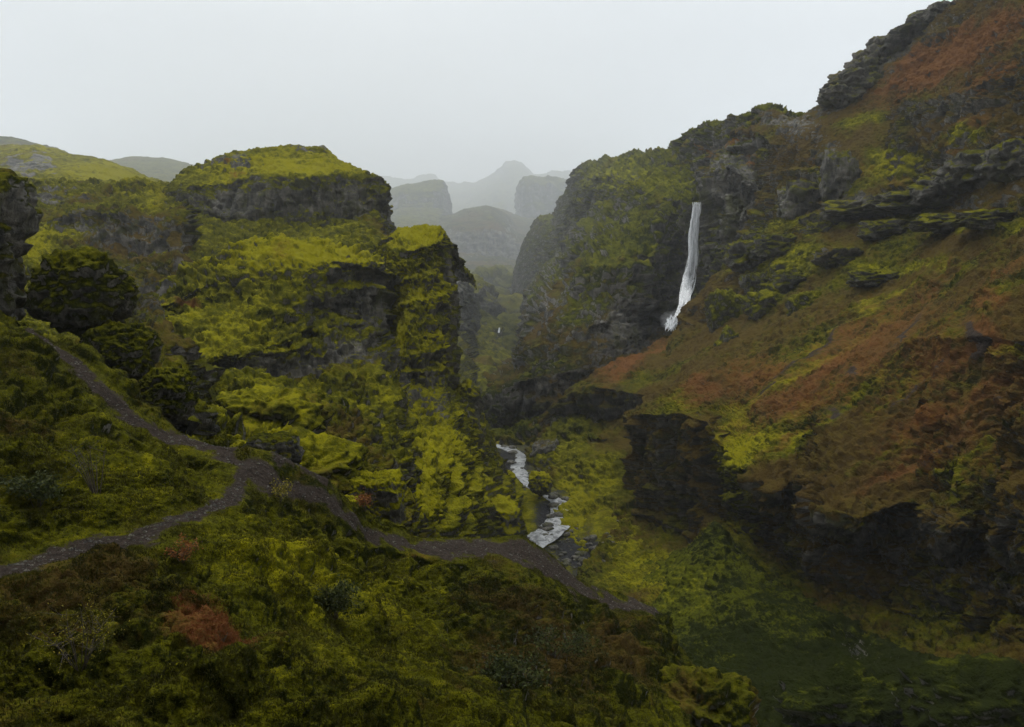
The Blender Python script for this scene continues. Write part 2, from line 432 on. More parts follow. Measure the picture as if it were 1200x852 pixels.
D = patch('far_left_hill', [
    [(60,230,4320),(200,220,4320),(330,260,4320)],
    [(60,205,3600),(100,192,3600),(130,186,3600),(150,183,3600),(190,184,3600),(215,189,3600),(240,197,3600),(280,215,3600),(330,240,3600)],
    [(60,240,2256),(150,240,2256),(240,240,2256),(330,250,2256)],
    [(60,270,1186),(150,270,1186),(240,270,1186),(330,270,1186)],
], L=120, amp=8, puff=(20, 2.5), fine=(7, 1), seed=31)
tag(emit('hill', D, M_far), kind='structure')
D = patch('far_left_ridge', [
    [(-300,220,2805),(0,190,2805),(160,230,2805)],
    [(-300,165,2295),(-100,155,2295),(0,160,2295),(20,162,2295),(40,168,2295),(70,175,2295),(90,181,2295),(160,205,2295)],
    [(-300,240,1258),(0,230,1258),(160,240,1258)],
], L=80, amp=6, puff=(16, 2.5), fine=(6, 1), seed=33)
tag(emit('hill', D, M_far), kind='structure')

M_hill = ground_material('green_hill_cover', 4.0, rock=-0.02, hi=0.08)
D = patch('green_hill', [
    [(-300,240,1302),(0,220,1302),(230,250,1302)],
    [(-300,185,1050),(-100,172,1008),(0,170,987),(28,170,977),(45,169,965),(62,174,953),(80,180,941),(100,183,886),(125,189,827),(150,199,766),(178,208,677),(200,218,603),(230,228,542)],
    [(-300,200,766),(0,186,736),(40,184,705),(70,192,677),(110,197,647),(150,205,603),(178,213,551),(200,222,519),(230,232,496)],
    [(-300,215,647),(0,200,647),(40,202,620),(70,202,593),(110,206,567),(150,212,542),(200,226,496),(230,236,476)],
    [(-300,250,300),(0,230,320),(40,228,320),(110,230,331),(200,236,364),(230,242,389)],
    [(-300,290,240),(0,270,240),(110,270,250),(230,270,270)],
], L=45, amp=5, strata=(14, 4), puff=(7, 1.2), fine=(2.5, .5), seed=37,
   blobs=[(45,193,26,10,'bare',0.75),(15,190,14,8,'bare',.5),(110,180,22,5,'bare',.5),(95,202,12,5,'bare',.4),(130,205,60,12,'hi',.4),(50,172,30,5,'hi',.3)])
tag(emit('hillside', D, M_hill), kind='structure')

D = patch('basin', [
    [(-300,270,420),(0,245,400),(280,270,340)],
    [(-300,200,330),(0,206,330),(40,218,325),(110,216,310),(170,216,300),(200,222,285),(240,225,300),(290,240,320)],
    [(-300,212,262),(0,220,258),(30,217,256),(60,222,252),(95,222,250),(120,230,245),(150,232,240),(190,236,230),(215,240,222),(240,250,285),(290,260,310)],
    [(-300,250,250),(0,243,245),(30,236,246),(60,242,240),(95,238,240),(120,236,238),(150,240,232),(190,244,224),(215,250,216),(240,262,280),(290,270,310)],
    [(-300,270,215),(0,262,212),(40,258,214),(62,250,212),(100,236,214),(130,240,210),(160,252,206),(190,258,202),(215,262,198),(240,285,270),(290,300,305)],
    [(-300,280,205),(0,275,200),(50,274,204),(72,280,205),(100,270,206),(130,280,203),(160,292,198),(190,296,194),(215,300,190),(240,310,262),(290,320,295)],
    [(-300,300,170),(0,300,172),(60,310,168),(110,318,164),(150,325,160),(190,325,160),(215,330,158),(240,340,225),(290,350,260)],
    [(-300,370,105),(0,350,110),(60,345,112),(110,370,108),(150,385,105),(170,370,118),(200,370,122),(240,400,180),(290,400,215)],
    [(-300,420,75),(0,420,75),(70,440,72),(120,460,68),(160,470,66),(200,490,62),(240,515,120),(290,530,150)],
    [(-300,520,58),(0,480,60),(100,500,58),(180,520,55),(230,545,95),(290,560,120)],
], L=30, amp=4.2, strata=(7, 3.4), fiss=(9, 2.2), puff=(3.6, 1.4), terr=(3, .6), fine=(1.2, .42), seed=41,
   blobs=[(60,228,60,9,'bare',0.5),(120,262,70,18,'bare',0.4),(190,285,40,26,'bare',0.35),(200,345,34,22,'bare',0.4),(150,340,18,30,'bare',0.4),
          (140,290,140,60,'hi',-.28),(220,380,60,60,'hi',-.25),(182,283,9,5,'red',.9),(215,350,14,8,'red',0.9),(70,275,40,22,'hi',.35),(30,300,40,30,'hi',.4),(180,238,22,18,'hi',.3),(190,232,12,14,'red',.35),
          (150,215,50,6,'hi',.3),(190,290,20,5,'hi',.4,-35),(40,285,18,14,'red',.25)])
tag(emit('hillside', D, M_left), kind='structure')

D = patch('mesa', [
    [(190,290,330),(320,250,340),(470,290,330)],
    [(196,240,285),(204,220,282),(222,200,282),(240,193,284),(262,183,286),(300,175,288),(340,170,288),(378,170,288),(390,178,287),(402,186,284),(425,199,278),(440,206,270),(450,212,264),(456,225,262)],
    [(202,230,262),(210,214,258),(225,208,262),(244,202,266),(268,193,268),(300,189,266),(340,190,264),(378,188,264),(395,196,262),(420,206,258),(440,211,255),(449,214,254),(455,225,258)],
    [(206,232,252),(214,216,250),(235,212,250),(262,211,248),(300,210,247),(340,209,246),(378,210,246),(420,212,247),(438,212,249),(448,214,252),(454,224,256)],
    [(210,250,250),(218,236,248),(235,245,246),(262,262,242),(300,262,241),(340,262,240),(378,264,240),(420,256,241),(438,252,245),(448,252,251),(455,262,256)],
    [(180,310,205),(218,290,205),(262,310,200),(300,312,195),(340,300,195),(378,305,196),(420,290,205),(450,290,215),(466,300,230)],
    [(160,370,150),(200,350,160),(240,345,165),(300,360,170),(340,350,172),(378,350,175),(430,350,180),(470,360,190)],
], L=34, amp=2.6, strata=(7, 3.2), fiss=(9, 2.6), puff=(3.4, 1.1), fine=(1.3, .45), seed=47,
   blobs=[(335,200,100,10,'hi',.5),(380,182,60,12,'hi',.3),(280,203,14,5,'red',1.0),(275,190,50,5,'bare',.5),(350,172,40,4,'bare',.5),
          (330,236,110,20,'bare',0.45),(265,238,30,20,'bare',.3),(420,240,22,22,'bare',.2),(300,330,40,20,'bare',.3)])
tag(emit_parts('plateau', 'mesa', M_left, (('grassy_top', 0.5, 3.0), ('rock_rim', 3.0, 4.1))), 'flat-topped mossy plateau with a dark vertical rim, below the skyline left of the foggy canyon', 'plateau')

D = patch('dome', [
    [(120,430,190),(225,360,205),(310,320,205),(380,320,205),(475,350,200)],
    [(135,372,142),(170,345,144),(200,327,148),(235,304,152),(270,285,154),(295,276,155),(312,274,155),(335,277,154),(350,279,153),(380,281,152),(410,289,150),(430,293,148),(444,300,146),(453,309,158),(460,322,156)],
    [(135,392,133),(170,368,133),(200,350,135),(235,326,141),(270,308,143),(312,296,144),(350,298,144),(380,300,144),(410,304,143),(430,308,142),(446,313,142),(455,322,156),(462,334,158)],
    [(135,400,132),(170,388,132),(200,374,133),(235,358,136),(270,345,138),(312,332,139),(350,328,140),(380,324,141),(410,322,142),(430,322,143),(446,324,145),(455,330,161),(463,340,163)],
    [(135,424,118),(170,420,118),(200,415,119),(235,405,121),(270,396,123),(312,396,126),(350,394,132),(380,390,137),(410,386,138),(430,380,140),(446,385,143),(456,392,160),(464,400,163)],
    [(130,440,112),(170,432,112),(235,418,114),(280,412,117),(320,406,122),(360,408,129),(400,404,131),(430,400,134),(448,400,140),(466,410,162)],
    [(130,452,108),(170,448,110),(235,440,114),(280,432,117),(320,438,121),(360,442,124),(400,440,126),(430,436,128),(450,440,134),(470,450,142)],
    [(130,470,92),(170,470,95),(235,466,99),(280,462,103),(320,458,107),(360,466,108),(400,472,110),(430,478,112),(455,490,115),(480,500,125)],
    [(130,500,70),(190,500,72),(250,500,74),(300,500,80),(360,510,86),(410,520,88),(440,530,90),(465,540,94),(490,550,105)],
    [(130,540,54),(230,535,55),(260,530,57),(300,532,60),(360,550,64),(410,570,66),(440,590,68),(470,610,74),(500,620,90)],
    [(130,640,48),(250,600,48),(360,640,52),(440,690,56),(500,700,74)],
], L=22, amp=3.0, strata=(4.6, 3.3), fiss=(5.5, 1.3), puff=(2.6, 1.2), terr=(2.0, .4), fine=(.8, .28), seed=53,
   blobs=[(330,296,100,22,'hi',.5),(400,306,50,16,'hi',.35),(350,325,110,10,'hi',.1),(330,290,22,12,'red',.5),(215,345,26,10,'red',.8),(222,352,14,8,'red',1.0),(330,355,70,16,'bare',.15),
          (265,378,100,55,'bare',-.55),(260,380,100,40,'hi',.15),(180,380,60,60,'bare',-.25),(430,352,26,32,'bare',.4),(360,362,60,24,'bare',.15),(390,385,60,18,'bare',.2),(360,400,90,50,'ledge',.5),(340,430,100,10,'bare',.55),(415,415,50,14,'bare',.5),(240,405,70,14,'bare',.1),
          (200,400,60,30,'hi',.15),(420,505,60,28,'hi',-.2),(330,545,60,20,'hi',.45),(440,500,20,30,'hi',.2)])
tag(emit_parts('crag', 'dome', M_left, (('moss_dome', 0.5, 3.0), ('rock_face', 3.0, 5.0))), 'broad mossy crag with a bright yellow-green domed top and pale rock on its right face', 'crag')

D = patch('tower', [
    [(425,340,215),(470,310,215),(510,300,215),(560,340,230)],
    [(436,315,198),(446,290,191),(452,278,182),(460,268,176),(474,263,175),(490,259,174),(505,263,172),(515,268,170),(522,274,168),(526,284,170),(530,300,182)],
    [(436,330,188),(446,312,178),(460,300,161),(474,290,160),(490,286,160),(505,284,161),(515,284,162),(522,286,165),(527,294,170),(532,310,186)],
    [(436,352,186),(446,352,176),(460,350,158),(474,348,156),(490,345,156),(505,345,157),(515,345,159),(523,345,164),(529,350,172),(534,360,190)],
    [(430,395,178),(446,400,166),(460,398,150),(474,392,151),(490,390,152),(505,390,153),(516,390,156),(525,390,162),(531,395,172),(537,400,195)],
    [(425,440,142),(446,445,140),(460,445,140),(474,440,143),(490,450,147),(505,455,149),(518,455,152),(528,455,160),(534,460,172),(540,470,200)],
    [(420,500,118),(446,498,120),(466,496,124),(480,500,130),(495,505,134),(510,500,138),(524,490,142),(536,478,148),(546,482,162),(556,500,195)],
    [(420,560,92),(446,560,94),(470,545,100),(490,540,104),(510,545,108),(530,545,118),(548,540,132),(566,535,158),(580,530,190)],
    [(420,610,72),(446,615,75),(470,612,80),(500,606,88),(530,606,98),(556,600,114),(582,586,140),(594,580,172),(604,577,190)],
    [(420,660,66),(446,670,68),(490,665,78),(540,655,96),(580,635,122),(598,622,152),(610,612,176),(620,606,186)],
    [(420,740,62),(500,720,82),(580,680,125),(620,650,172)],
], L=15, amp=1.9, strata=(4.4, 2.1), fiss=(4.5, 1.4), puff=(2.3, .8), terr=(1.6, .4), fine=(.8, .32), seed=59,
   blobs=[(490,272,34,14,'hi',.75),(490,400,50,100,'hi',.22),(490,400,50,100,'bare',-.22),(460,370,12,50,'hi',.4),(475,348,22,10,'hi',.6),(515,540,50,60,'hi',.32),(500,560,60,60,'ledge',.6),(480,590,40,30,'hi',.4),(590,575,40,24,'hi',.35),
          (510,565,60,70,'bare',-.4),(500,430,20,50,'bare',.2),(490,460,18,22,'bare',.45),(480,330,40,30,'hi',.2),(457,385,13,70,'hi',.8),(457,385,13,70,'bare',-.5),(500,300,40,16,'bare',-.3),(515,380,14,60,'hi',.25),(520,480,12,30,'bare',.5),(465,500,10,40,'bare',.35),(525,300,5,40,'bare',.4)])
tag(emit_parts('rock_tower', 'tower', M_left, (('moss_cap', 0.5, 2.2), ('rock_face', 2.2, 5.3))), 'sheer mossy rock tower with a bright cap at the left side of the canyon', 'rock tower')

D = patch('pillar', [
    [(530,500,215),(560,480,215),(590,560,215)],
    [(532,480,186),(537,462,182),(543,445,180),(549,442,179),(554,448,178),(558,458,180),(562,480,186),(576,520,196),(590,560,200)],
    [(531,500,178),(537,474,175),(543,458,173),(549,455,172),(554,460,173),(559,474,176),(565,500,182),(580,535,192),(596,566,197)],
    [(530,540,172),(537,510,170),(543,495,168),(550,500,168),(556,510,169),(563,525,173),(572,540,178),(588,560,188),(596,578,194)],
    [(526,575,150),(537,565,150),(543,560,150),(552,560,152),(560,565,156),(574,572,164),(592,580,176),(603,588,188)],
    [(520,620,118),(545,612,122),(565,606,132),(590,605,150),(600,608,170),(616,606,184)],
], L=9, amp=1.4, strata=(4.4, 1.7), fiss=(4.5, 1.0), puff=(2.0, 1.0), fine=(.8, .3), seed=63, step=.9,
   blobs=[(546,452,14,12,'hi',.7),(555,520,20,30,'hi',.4),(590,585,40,20,'hi',.4),(552,490,10,20,'bare',.4)])
tag(emit_parts('rock_pillar', 'pillar', M_left, (('moss_cap', 0.5, 2.0), ('rock_face', 2.0, 3.4))), 'short mossy rock pillar at the foot of the tall tower, beside the stream', 'rock pillar')

# left canyon side behind the tower
D = patch('inner_wall', [
    [(500,400,913),(560,380,1053),(600,440,983)],
    [(500,300,807),(520,296,790),(530,300,781),(538,306,772),(541,316,772),(549,324,790),(553,340,824),(560,352,878),(572,372,948),(590,400,1001)],
    [(500,330,656),(520,330,637),(530,330,637),(540,340,649),(548,350,696),(554,362,752),(562,378,807),(574,395,894),(592,415,965)],
    [(500,390,579),(520,390,560),(540,392,579),(550,392,637),(558,395,731),(566,402,781),(578,412,861),(594,426,931)],
    [(500,460,385),(520,460,373),(540,455,385),(556,450,441),(570,446,543),(584,442,731),(600,444,842)],
    [(500,520,240),(530,510,247),(556,500,262),(574,490,302),(590,480,412),(606,470,656)],
], L=24, amp=3.5, strata=(8, 3), fiss=(9, 3), puff=(4, .8), fine=(1.6, .4), seed=67,
   blobs=[(535,330,14,40,'bare',.3)])
tag(emit('cliff', D, M_mid), 'shaded cliff in the mist directly behind the tall rock tower', 'cliff')

# ------------------------------------------------------------------ right: canyon wall with the waterfall
D = patch('wall', [
    [(570,440,1986),(640,300,1817),(760,220,1589),(900,170,865),(1000,170,499)],
    [(588,410,1676),(602,345,1589),(606,300,1546),(613,286,1520),(628,254,1476),(648,250,1398),(660,228,1293),(669,214,1198),(673,199,1085),(682,191,993),(702,189,865),(722,182,770),(752,177,646),(785,172,537),(808,158,468),(824,148,428),(840,142,405),(868,141,378),(884,132,357),(898,127,344),(905,130,337),(935,138,320),(1000,150,290)],
    [(588,425,1589),(603,365,1504),(609,322,1436),(616,304,1382),(632,280,1277),(650,272,1132),(664,250,951),(674,226,827),(690,214,730),(715,206,610),(752,204,499),(785,204,440),(810,200,409),(840,190,370),(868,184,344),(900,180,318),(935,180,302),(1000,190,276)],
    [(586,436,1533),(604,388,1398),(612,350,1277),(622,330,1175),(640,310,993),(658,294,827),(674,262,697),(694,246,596),(718,236,509),(752,226,434),(780,230,389),(798,240,367),(808,244,355),(816,246,354),(823,240,352),(832,210,330),(850,192,316),(875,205,310),(900,225,305),(935,225,288),(1000,230,262)],
    [(582,446,1372),(604,415,1085),(618,390,345),(636,368,338),(660,345,334),(684,325,332),(710,310,335),(740,298,338),(770,300,342),(796,305,367),(808,306,359),(814,300,357),(822,290,352),(834,270,318),(855,260,304),(880,262,298),(905,268,296),(935,268,280),(1000,270,255)],
    [(574,452,300),(600,436,290),(622,420,285),(645,404,283),(668,392,282),(692,380,285),(716,372,292),(742,372,305),(764,378,363),(782,384,348),(793,386,344),(803,382,341),(815,372,330),(832,350,318),(855,330,305),(880,322,294),(905,318,282),(935,312,266),(1000,300,244)],
    [(562,470,275),(580,462,270),(605,452,266),(630,446,265),(660,440,266),(690,436,268),(720,432,275),(750,420,285),(780,402,318),(800,396,310),(830,390,296),(860,375,280),(900,360,262),(935,350,250),(1000,335,230)],
    [(553,520,268),(570,512,262),(590,510,262),(615,505,262),(640,498,265),(670,486,268),(700,474,272),(740,462,270),(800,440,262),(860,420,245),(935,390,225),(1000,370,210)],
    [(545,560,225),(600,545,220),(660,530,220),(740,520,215),(860,470,205),(1000,400,190)],
], L=38, amp=5.5, strata=(13, 7.5), fiss=(14, 6.0), puff=(6.5, 2.6), fine=(2.2, .9), seed=71, step=.92, soft=2,
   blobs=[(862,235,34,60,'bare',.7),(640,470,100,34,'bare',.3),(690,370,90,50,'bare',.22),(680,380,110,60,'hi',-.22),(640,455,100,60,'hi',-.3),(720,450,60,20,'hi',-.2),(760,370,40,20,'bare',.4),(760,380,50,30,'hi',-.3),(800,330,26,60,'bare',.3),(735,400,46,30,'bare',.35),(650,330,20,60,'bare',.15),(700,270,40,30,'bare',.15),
          (740,210,70,16,'hi',.25),(830,178,26,9,'red',.9),(868,172,18,10,'red',.9),(885,190,14,12,'red',.9),(800,195,22,8,'red',.5),
          (690,330,12,50,'red',.3,15),(720,310,12,40,'red',.35,15),(745,300,10,30,'red',.3,10),(680,360,30,20,'hi',.2),(640,420,50,20,'hi',.2)])
tag(emit_parts('canyon_wall', 'wall', M_wall, (('grassy_rim', 0.5, 2.6), ('rock_face', 2.6, 5.0))), 'tall weathered canyon wall of dark ledges down which the high waterfall drops', 'cliff')

D = patch('hill_right', [
    [(850,190,460),(1000,150,460),(1200,60,429),(1600,-200,364)],
    [(858,152,350),(880,140,345),(900,128,338),(920,132,325),(936,136,315),(950,128,310),(962,114,309),(975,106,311),(990,96,316),(1000,90,319),(1012,82,324),(1020,68,324),(1034,58,327),(1052,44,324),(1068,32,316),(1080,20,307),(1100,10,300),(1112,2,292),(1150,-22,279),(1200,-58,266),(1400,-190,230),(1600,-330,205)],
    [(885,172,330),(900,168,310),(920,168,300),(936,165,292),(962,142,287),(990,126,292),(1012,114,297),(1034,98,298),(1068,76,288),(1100,56,273),(1150,28,251),(1200,0,234),(1400,-110,189),(1600,-220,159)],
    [(885,214,312),(900,208,294),(920,205,285),(936,206,276),(962,198,269),(990,180,265),(1012,170,264),(1040,160,262),(1068,125,251),(1100,112,237),(1130,112,224),(1160,98,215),(1200,80,199),(1400,20,157),(1600,-40,129)],
    [(885,247,300),(900,238,282),(920,242,274),(936,245,266),(962,246,258),(990,200,258),(1012,186,257),(1040,178,255),(1068,148,244),(1100,140,231),(1130,138,219),(1160,128,209),(1200,118,191),(1400,70,149),(1600,20,122)],
    [(868,282,292),(890,262,276),(920,258,262),(950,252,252),(985,246,245),(1020,240,238),(1060,238,228),(1085,226,218),(1100,204,213),(1120,196,206),(1150,180,197),(1200,172,178),(1400,130,138),(1600,90,112)],
    [(846,310,284),(880,290,266),(920,276,255),(950,268,247),(985,262,240),(1020,258,233),(1060,252,223),(1085,248,214),(1100,240,209),(1120,232,202),(1150,220,191),(1200,205,172),(1400,180,132),(1600,160,107)],
    [(800,366,278),(850,335,260),(880,318,250),(920,305,240),(950,298,230),(985,290,222),(1020,285,213),(1060,280,202),(1110,272,185),(1150,262,173),(1200,255,157),(1400,240,119),(1600,230,97)],
    [(790,388,272),(830,380,256),(850,360,248),(880,352,238),(920,340,226),(950,330,216),(985,322,207),(1020,314,199),(1060,306,188),(1110,300,171),(1150,292,159),(1200,288,145),(1400,285,108),(1600,285,88)],
    [(770,428,255),(800,410,245),(830,395,235),(870,386,222),(920,372,208),(950,360,200),(1020,345,182),(1060,338,172),(1110,330,158),(1200,325,132),(1400,330,98),(1600,335,80)],
    [(745,482,205),(775,468,198),(800,460,190),(830,455,182),(870,445,172),(920,430,162),(985,418,150),(1060,405,138),(1110,400,128),(1200,395,108),(1400,400,82),(1600,410,66)],
    [(730,492,190),(745,488,180),(775,486,170),(800,482,164),(830,490,156),(850,526,146),(872,556,136),(905,573,124),(935,567,126),(965,594,112),(1000,612,104),(1060,586,107),(1110,622,93),(1150,600,97),(1200,624,84),(1400,666,62),(1600,706,50)],
    [(730,530,190),(745,540,181),(775,545,172),(800,545,166),(830,548,158),(850,565,150),(872,577,143),(905,600,135),(935,618,128),(965,624,122),(1000,632,116),(1060,638,110),(1110,648,104),(1150,654,100),(1200,666,92),(1400,716,68),(1600,766,54)],
    [(730,590,188),(745,602,180),(775,618,170),(800,628,162),(830,605,156),(850,612,152),(872,625,146),(905,655,136),(935,675,128),(965,690,121),(1000,705,114),(1060,720,106),(1110,732,98),(1150,745,92),(1200,760,84),(1400,820,62),(1600,880,50)],
    [(700,640,165),(730,650,158),(775,665,146),(800,680,138),(850,690,130),(905,730,112),(965,770,100),(1060,820,84),(1110,840,76),(1200,880,64),(1400,960,46),(1600,1040,38)],
    [(670,690,150),(730,705,138),(800,740,118),(850,780,106),(905,840,90),(965,900,80),(1060,960,68),(1200,1040,52),(1400,1160,38),(1600,1240,31)],
], L=30, amp=3.0, strata=(6.5, 2.6), fiss=(8, 4.0), puff=(2.6, .55), terr=(2.2, .5), fine=(.9, .22), seed=83, step=.95,
   blobs=[(1030,72,70,16,'bare',.75,-32),(985,106,44,14,'bare',.75,-30),(940,150,30,22,'bare',.4),(905,140,30,10,'bare',.4),(1110,125,60,16,'bare',.4,-12),(1160,200,70,26,'bare',.45,-12),(1060,240,110,10,'bare',.5),(980,180,18,26,'bare',.4),(960,235,40,20,'bare',.35),
          (1120,62,120,26,'red',1.25,-28),(1120,62,120,24,'bare',-.3,-28),(1000,215,90,30,'hi',.2),(1050,98,34,10,'red',1.1,-20),(1160,35,80,18,'red',.8,-30),(1090,85,60,12,'red',.7,-25),(1010,205,30,16,'red',.5),(1110,185,36,12,'red',.6,-25),(960,195,14,10,'red',.6),(1060,215,26,12,'red',.4),
          (1050,190,28,20,'hi',.6),(1130,165,24,12,'hi',.5,-25),(1010,145,30,14,'hi',.3),(900,300,60,20,'hi',.25),(960,262,70,8,'hi',.35),(1120,262,90,8,'hi',.4),(1060,310,80,8,'hi',.3),
          (890,440,70,28,'red',.75,-30),(1000,400,150,40,'red',.75,-32),(1080,420,160,60,'red',.5,-30),(930,470,60,24,'red',.8,-20),(1100,430,90,30,'red',.7,-30),(1150,400,30,30,'red',.9),(1170,360,30,20,'red',.8),(1060,500,80,40,'red',.55,-25),(1080,490,60,10,'red',.9,-35),(1150,540,60,40,'red',.5),(830,465,40,16,'red',.8,-20),(1030,560,40,10,'red',.5),(1190,450,40,60,'red',.6),
          (880,520,60,20,'hi',.35),(950,425,90,5,'hi',.4,-36),(900,455,40,5,'hi',.4,-34),(1120,560,60,30,'hi',.25),(1160,410,16,5,'hi',.8),(790,476,50,12,'hi',.25),(1000,765,260,50,'hi',.12),(860,490,40,16,'hi',.2),
          (890,462,30,4,'dirt',.75,-36),(930,425,60,3.5,'dirt',.7,-36),(1060,385,50,4,'dirt',.75,-50),(1138,405,9,24,'dirt',.95,10),(975,488,12,8,'dirt',.85,-30),(1000,435,8,8,'dirt',.7),(1090,520,70,3,'dirt',.55,-40),(1150,470,60,3,'dirt',.5,-40),
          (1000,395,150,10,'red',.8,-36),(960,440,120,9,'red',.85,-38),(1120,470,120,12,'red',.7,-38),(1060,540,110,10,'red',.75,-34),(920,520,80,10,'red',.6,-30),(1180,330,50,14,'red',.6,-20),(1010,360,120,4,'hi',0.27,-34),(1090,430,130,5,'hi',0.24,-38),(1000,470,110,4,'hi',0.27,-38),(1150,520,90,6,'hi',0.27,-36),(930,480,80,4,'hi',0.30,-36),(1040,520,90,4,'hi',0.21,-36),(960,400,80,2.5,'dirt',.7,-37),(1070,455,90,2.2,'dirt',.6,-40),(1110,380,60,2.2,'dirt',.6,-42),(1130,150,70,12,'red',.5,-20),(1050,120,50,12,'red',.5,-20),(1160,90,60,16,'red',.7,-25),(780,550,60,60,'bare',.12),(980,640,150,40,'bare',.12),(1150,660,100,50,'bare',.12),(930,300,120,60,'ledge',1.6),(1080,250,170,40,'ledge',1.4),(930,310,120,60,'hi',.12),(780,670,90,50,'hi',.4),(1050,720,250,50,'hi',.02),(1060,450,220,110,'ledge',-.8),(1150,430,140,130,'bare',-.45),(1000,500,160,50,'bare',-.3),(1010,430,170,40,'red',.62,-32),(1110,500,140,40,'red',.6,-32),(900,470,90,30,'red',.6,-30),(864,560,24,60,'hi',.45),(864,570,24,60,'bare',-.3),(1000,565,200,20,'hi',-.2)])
tag(emit('hillside', D, M_heath), kind='structure')

D = patch('spur', [
    [(590,560,300),(700,500,330),(860,440,360)],
    [(606,520,262),(618,500,262),(640,482,262),(655,470,260),(668,459,258),(684,450,262),(700,441,266),(716,432,271),(730,424,276),(748,412,284),(765,402,292),(784,390,300),(800,384,306),(860,376,310)],
    [(606,528,244),(618,508,244),(640,490,242),(655,474,238),(669,461,233),(684,458,230),(700,456,228),(716,456,226),(735,458,222),(750,460,218),(766,462,214),(784,456,212),(800,450,212),(860,440,214)],
    [(606,545,242),(618,525,240),(640,508,238),(655,494,236),(671,486,233),(684,494,230),(700,500,228),(716,494,226),(735,488,222),(750,482,218),(766,478,214),(784,478,212),(800,480,212),(860,480,210)],
    [(606,556,222),(618,545,216),(640,540,210),(671,540,204),(700,545,198),(735,548,194),(766,550,190),(800,550,190),(860,550,186)],
    [(606,580,200),(625,578,196),(645,582,192),(671,600,184),(700,615,178),(735,625,172),(766,630,168),(860,640,160)],
    [(606,610,182),(640,612,180),(668,632,172),(692,655,163),(716,668,156),(740,676,151),(766,684,148),(860,690,140)],
    [(606,650,172),(660,665,164),(700,690,152),(760,720,138),(860,760,125)],
], L=22, amp=2.8, strata=(5, 2.0), fiss=(7, 2.8), puff=(2.8, .9), terr=(1.8, .3), fine=(.8, .2), seed=89,
   blobs=[(735,430,46,18,'red',1.0,-35),(770,408,30,12,'red',.8,-35),(715,478,50,16,'bare',.28),(640,540,20,26,'bare',.35),(680,580,60,60,'hi',.45),(710,650,90,40,'hi',.4),(750,420,40,8,'hi',-.1)])
tag(emit_parts('spur', 'spur', M_heath, (('heath_top', 0.3, 2.0), ('rock_band', 2.0, 3.0))), 'rust-topped spur with a short dark cliff band, jutting to the stream below the waterfall', 'spur')

D = patch('lower_right', [
    [(640,720,190),(760,680,180),(900,640,165),(1100,720,140),(1500,840,110)],
    [(660,668,168),(700,662,162),(740,664,156),(780,650,150),(820,625,144),(838,612,140),(856,622,136),(880,650,128),(905,680,120),(940,705,112),(990,735,102),(1040,760,94),(1100,790,84),(1200,810,74),(1500,900,50)],
    [(660,690,156),(700,685,150),(740,690,144),(780,680,138),(820,660,132),(840,650,129),(860,655,126),(890,690,117),(940,730,106),(990,765,97),(1040,795,88),(1100,830,77),(1200,860,66),(1500,980,44)],
    [(660,720,140),(700,720,132),(740,730,124),(780,735,118),(820,735,113),(860,735,109),(900,755,102),(950,790,92),(1000,830,82),(1060,870,73),(1200,960,54),(1500,1100,38)],
    [(660,800,105),(720,800,100),(780,800,96),(820,810,92),(860,820,88),(900,850,82),(960,900,72),(1060,980,58),(1200,1060,46),(1500,1200,33)],
    [(660,960,72),(780,960,68),(900,1000,60),(1060,1120,44),(1500,1300,28)],
], L=16, amp=1.6, puff=(2.0, .5), terr=(1.5, .22), fine=(.6, .15), seed=97,
   blobs=[(780,680,100,50,'hi',.3),(700,670,60,40,'hi',.3),(960,800,200,50,'hi',-.35),(1000,770,80,30,'bare',.3),(900,700,100,60,'bare',-.35),(760,800,160,80,'bare',-.3)])  # negative 'hi' darkens the moss colour at lower right, standing in for shade
tag(emit('hillside', D, M_green), kind='structure')

# valley floor
D = patch('valley', [
    [(500,500,330),(560,490,310),(640,480,300),(720,470,300)],
    [(500,525,250),(560,516,246),(600,515,244),(640,520,242),(720,520,240)],
    [(500,560,215),(560,550,212),(600,546,211),(640,548,210),(720,560,205)],
    [(500,600,188),(560,592,188),(620,585,188),(660,585,188),(720,600,180)],
    [(500,640,170),(560,638,169),(620,638,168),(680,640,168),(740,650,160)],
    [(500,690,150),(620,685,150),(690,690,150),(760,710,142)],
    [(500,800,115),(620,800,115),(760,840,110)],
], L=10, amp=.5, puff=(1.6, .5), fine=(.6, .2), seed=101,
   blobs=[(648,606,26,50,'dirt',.9),(680,650,34,36,'dirt',1.0),(600,540,60,30,'dirt',.8),(640,655,30,14,'dirt',.8)])
tag(emit('valley_floor', D, M_bed), kind='structure')

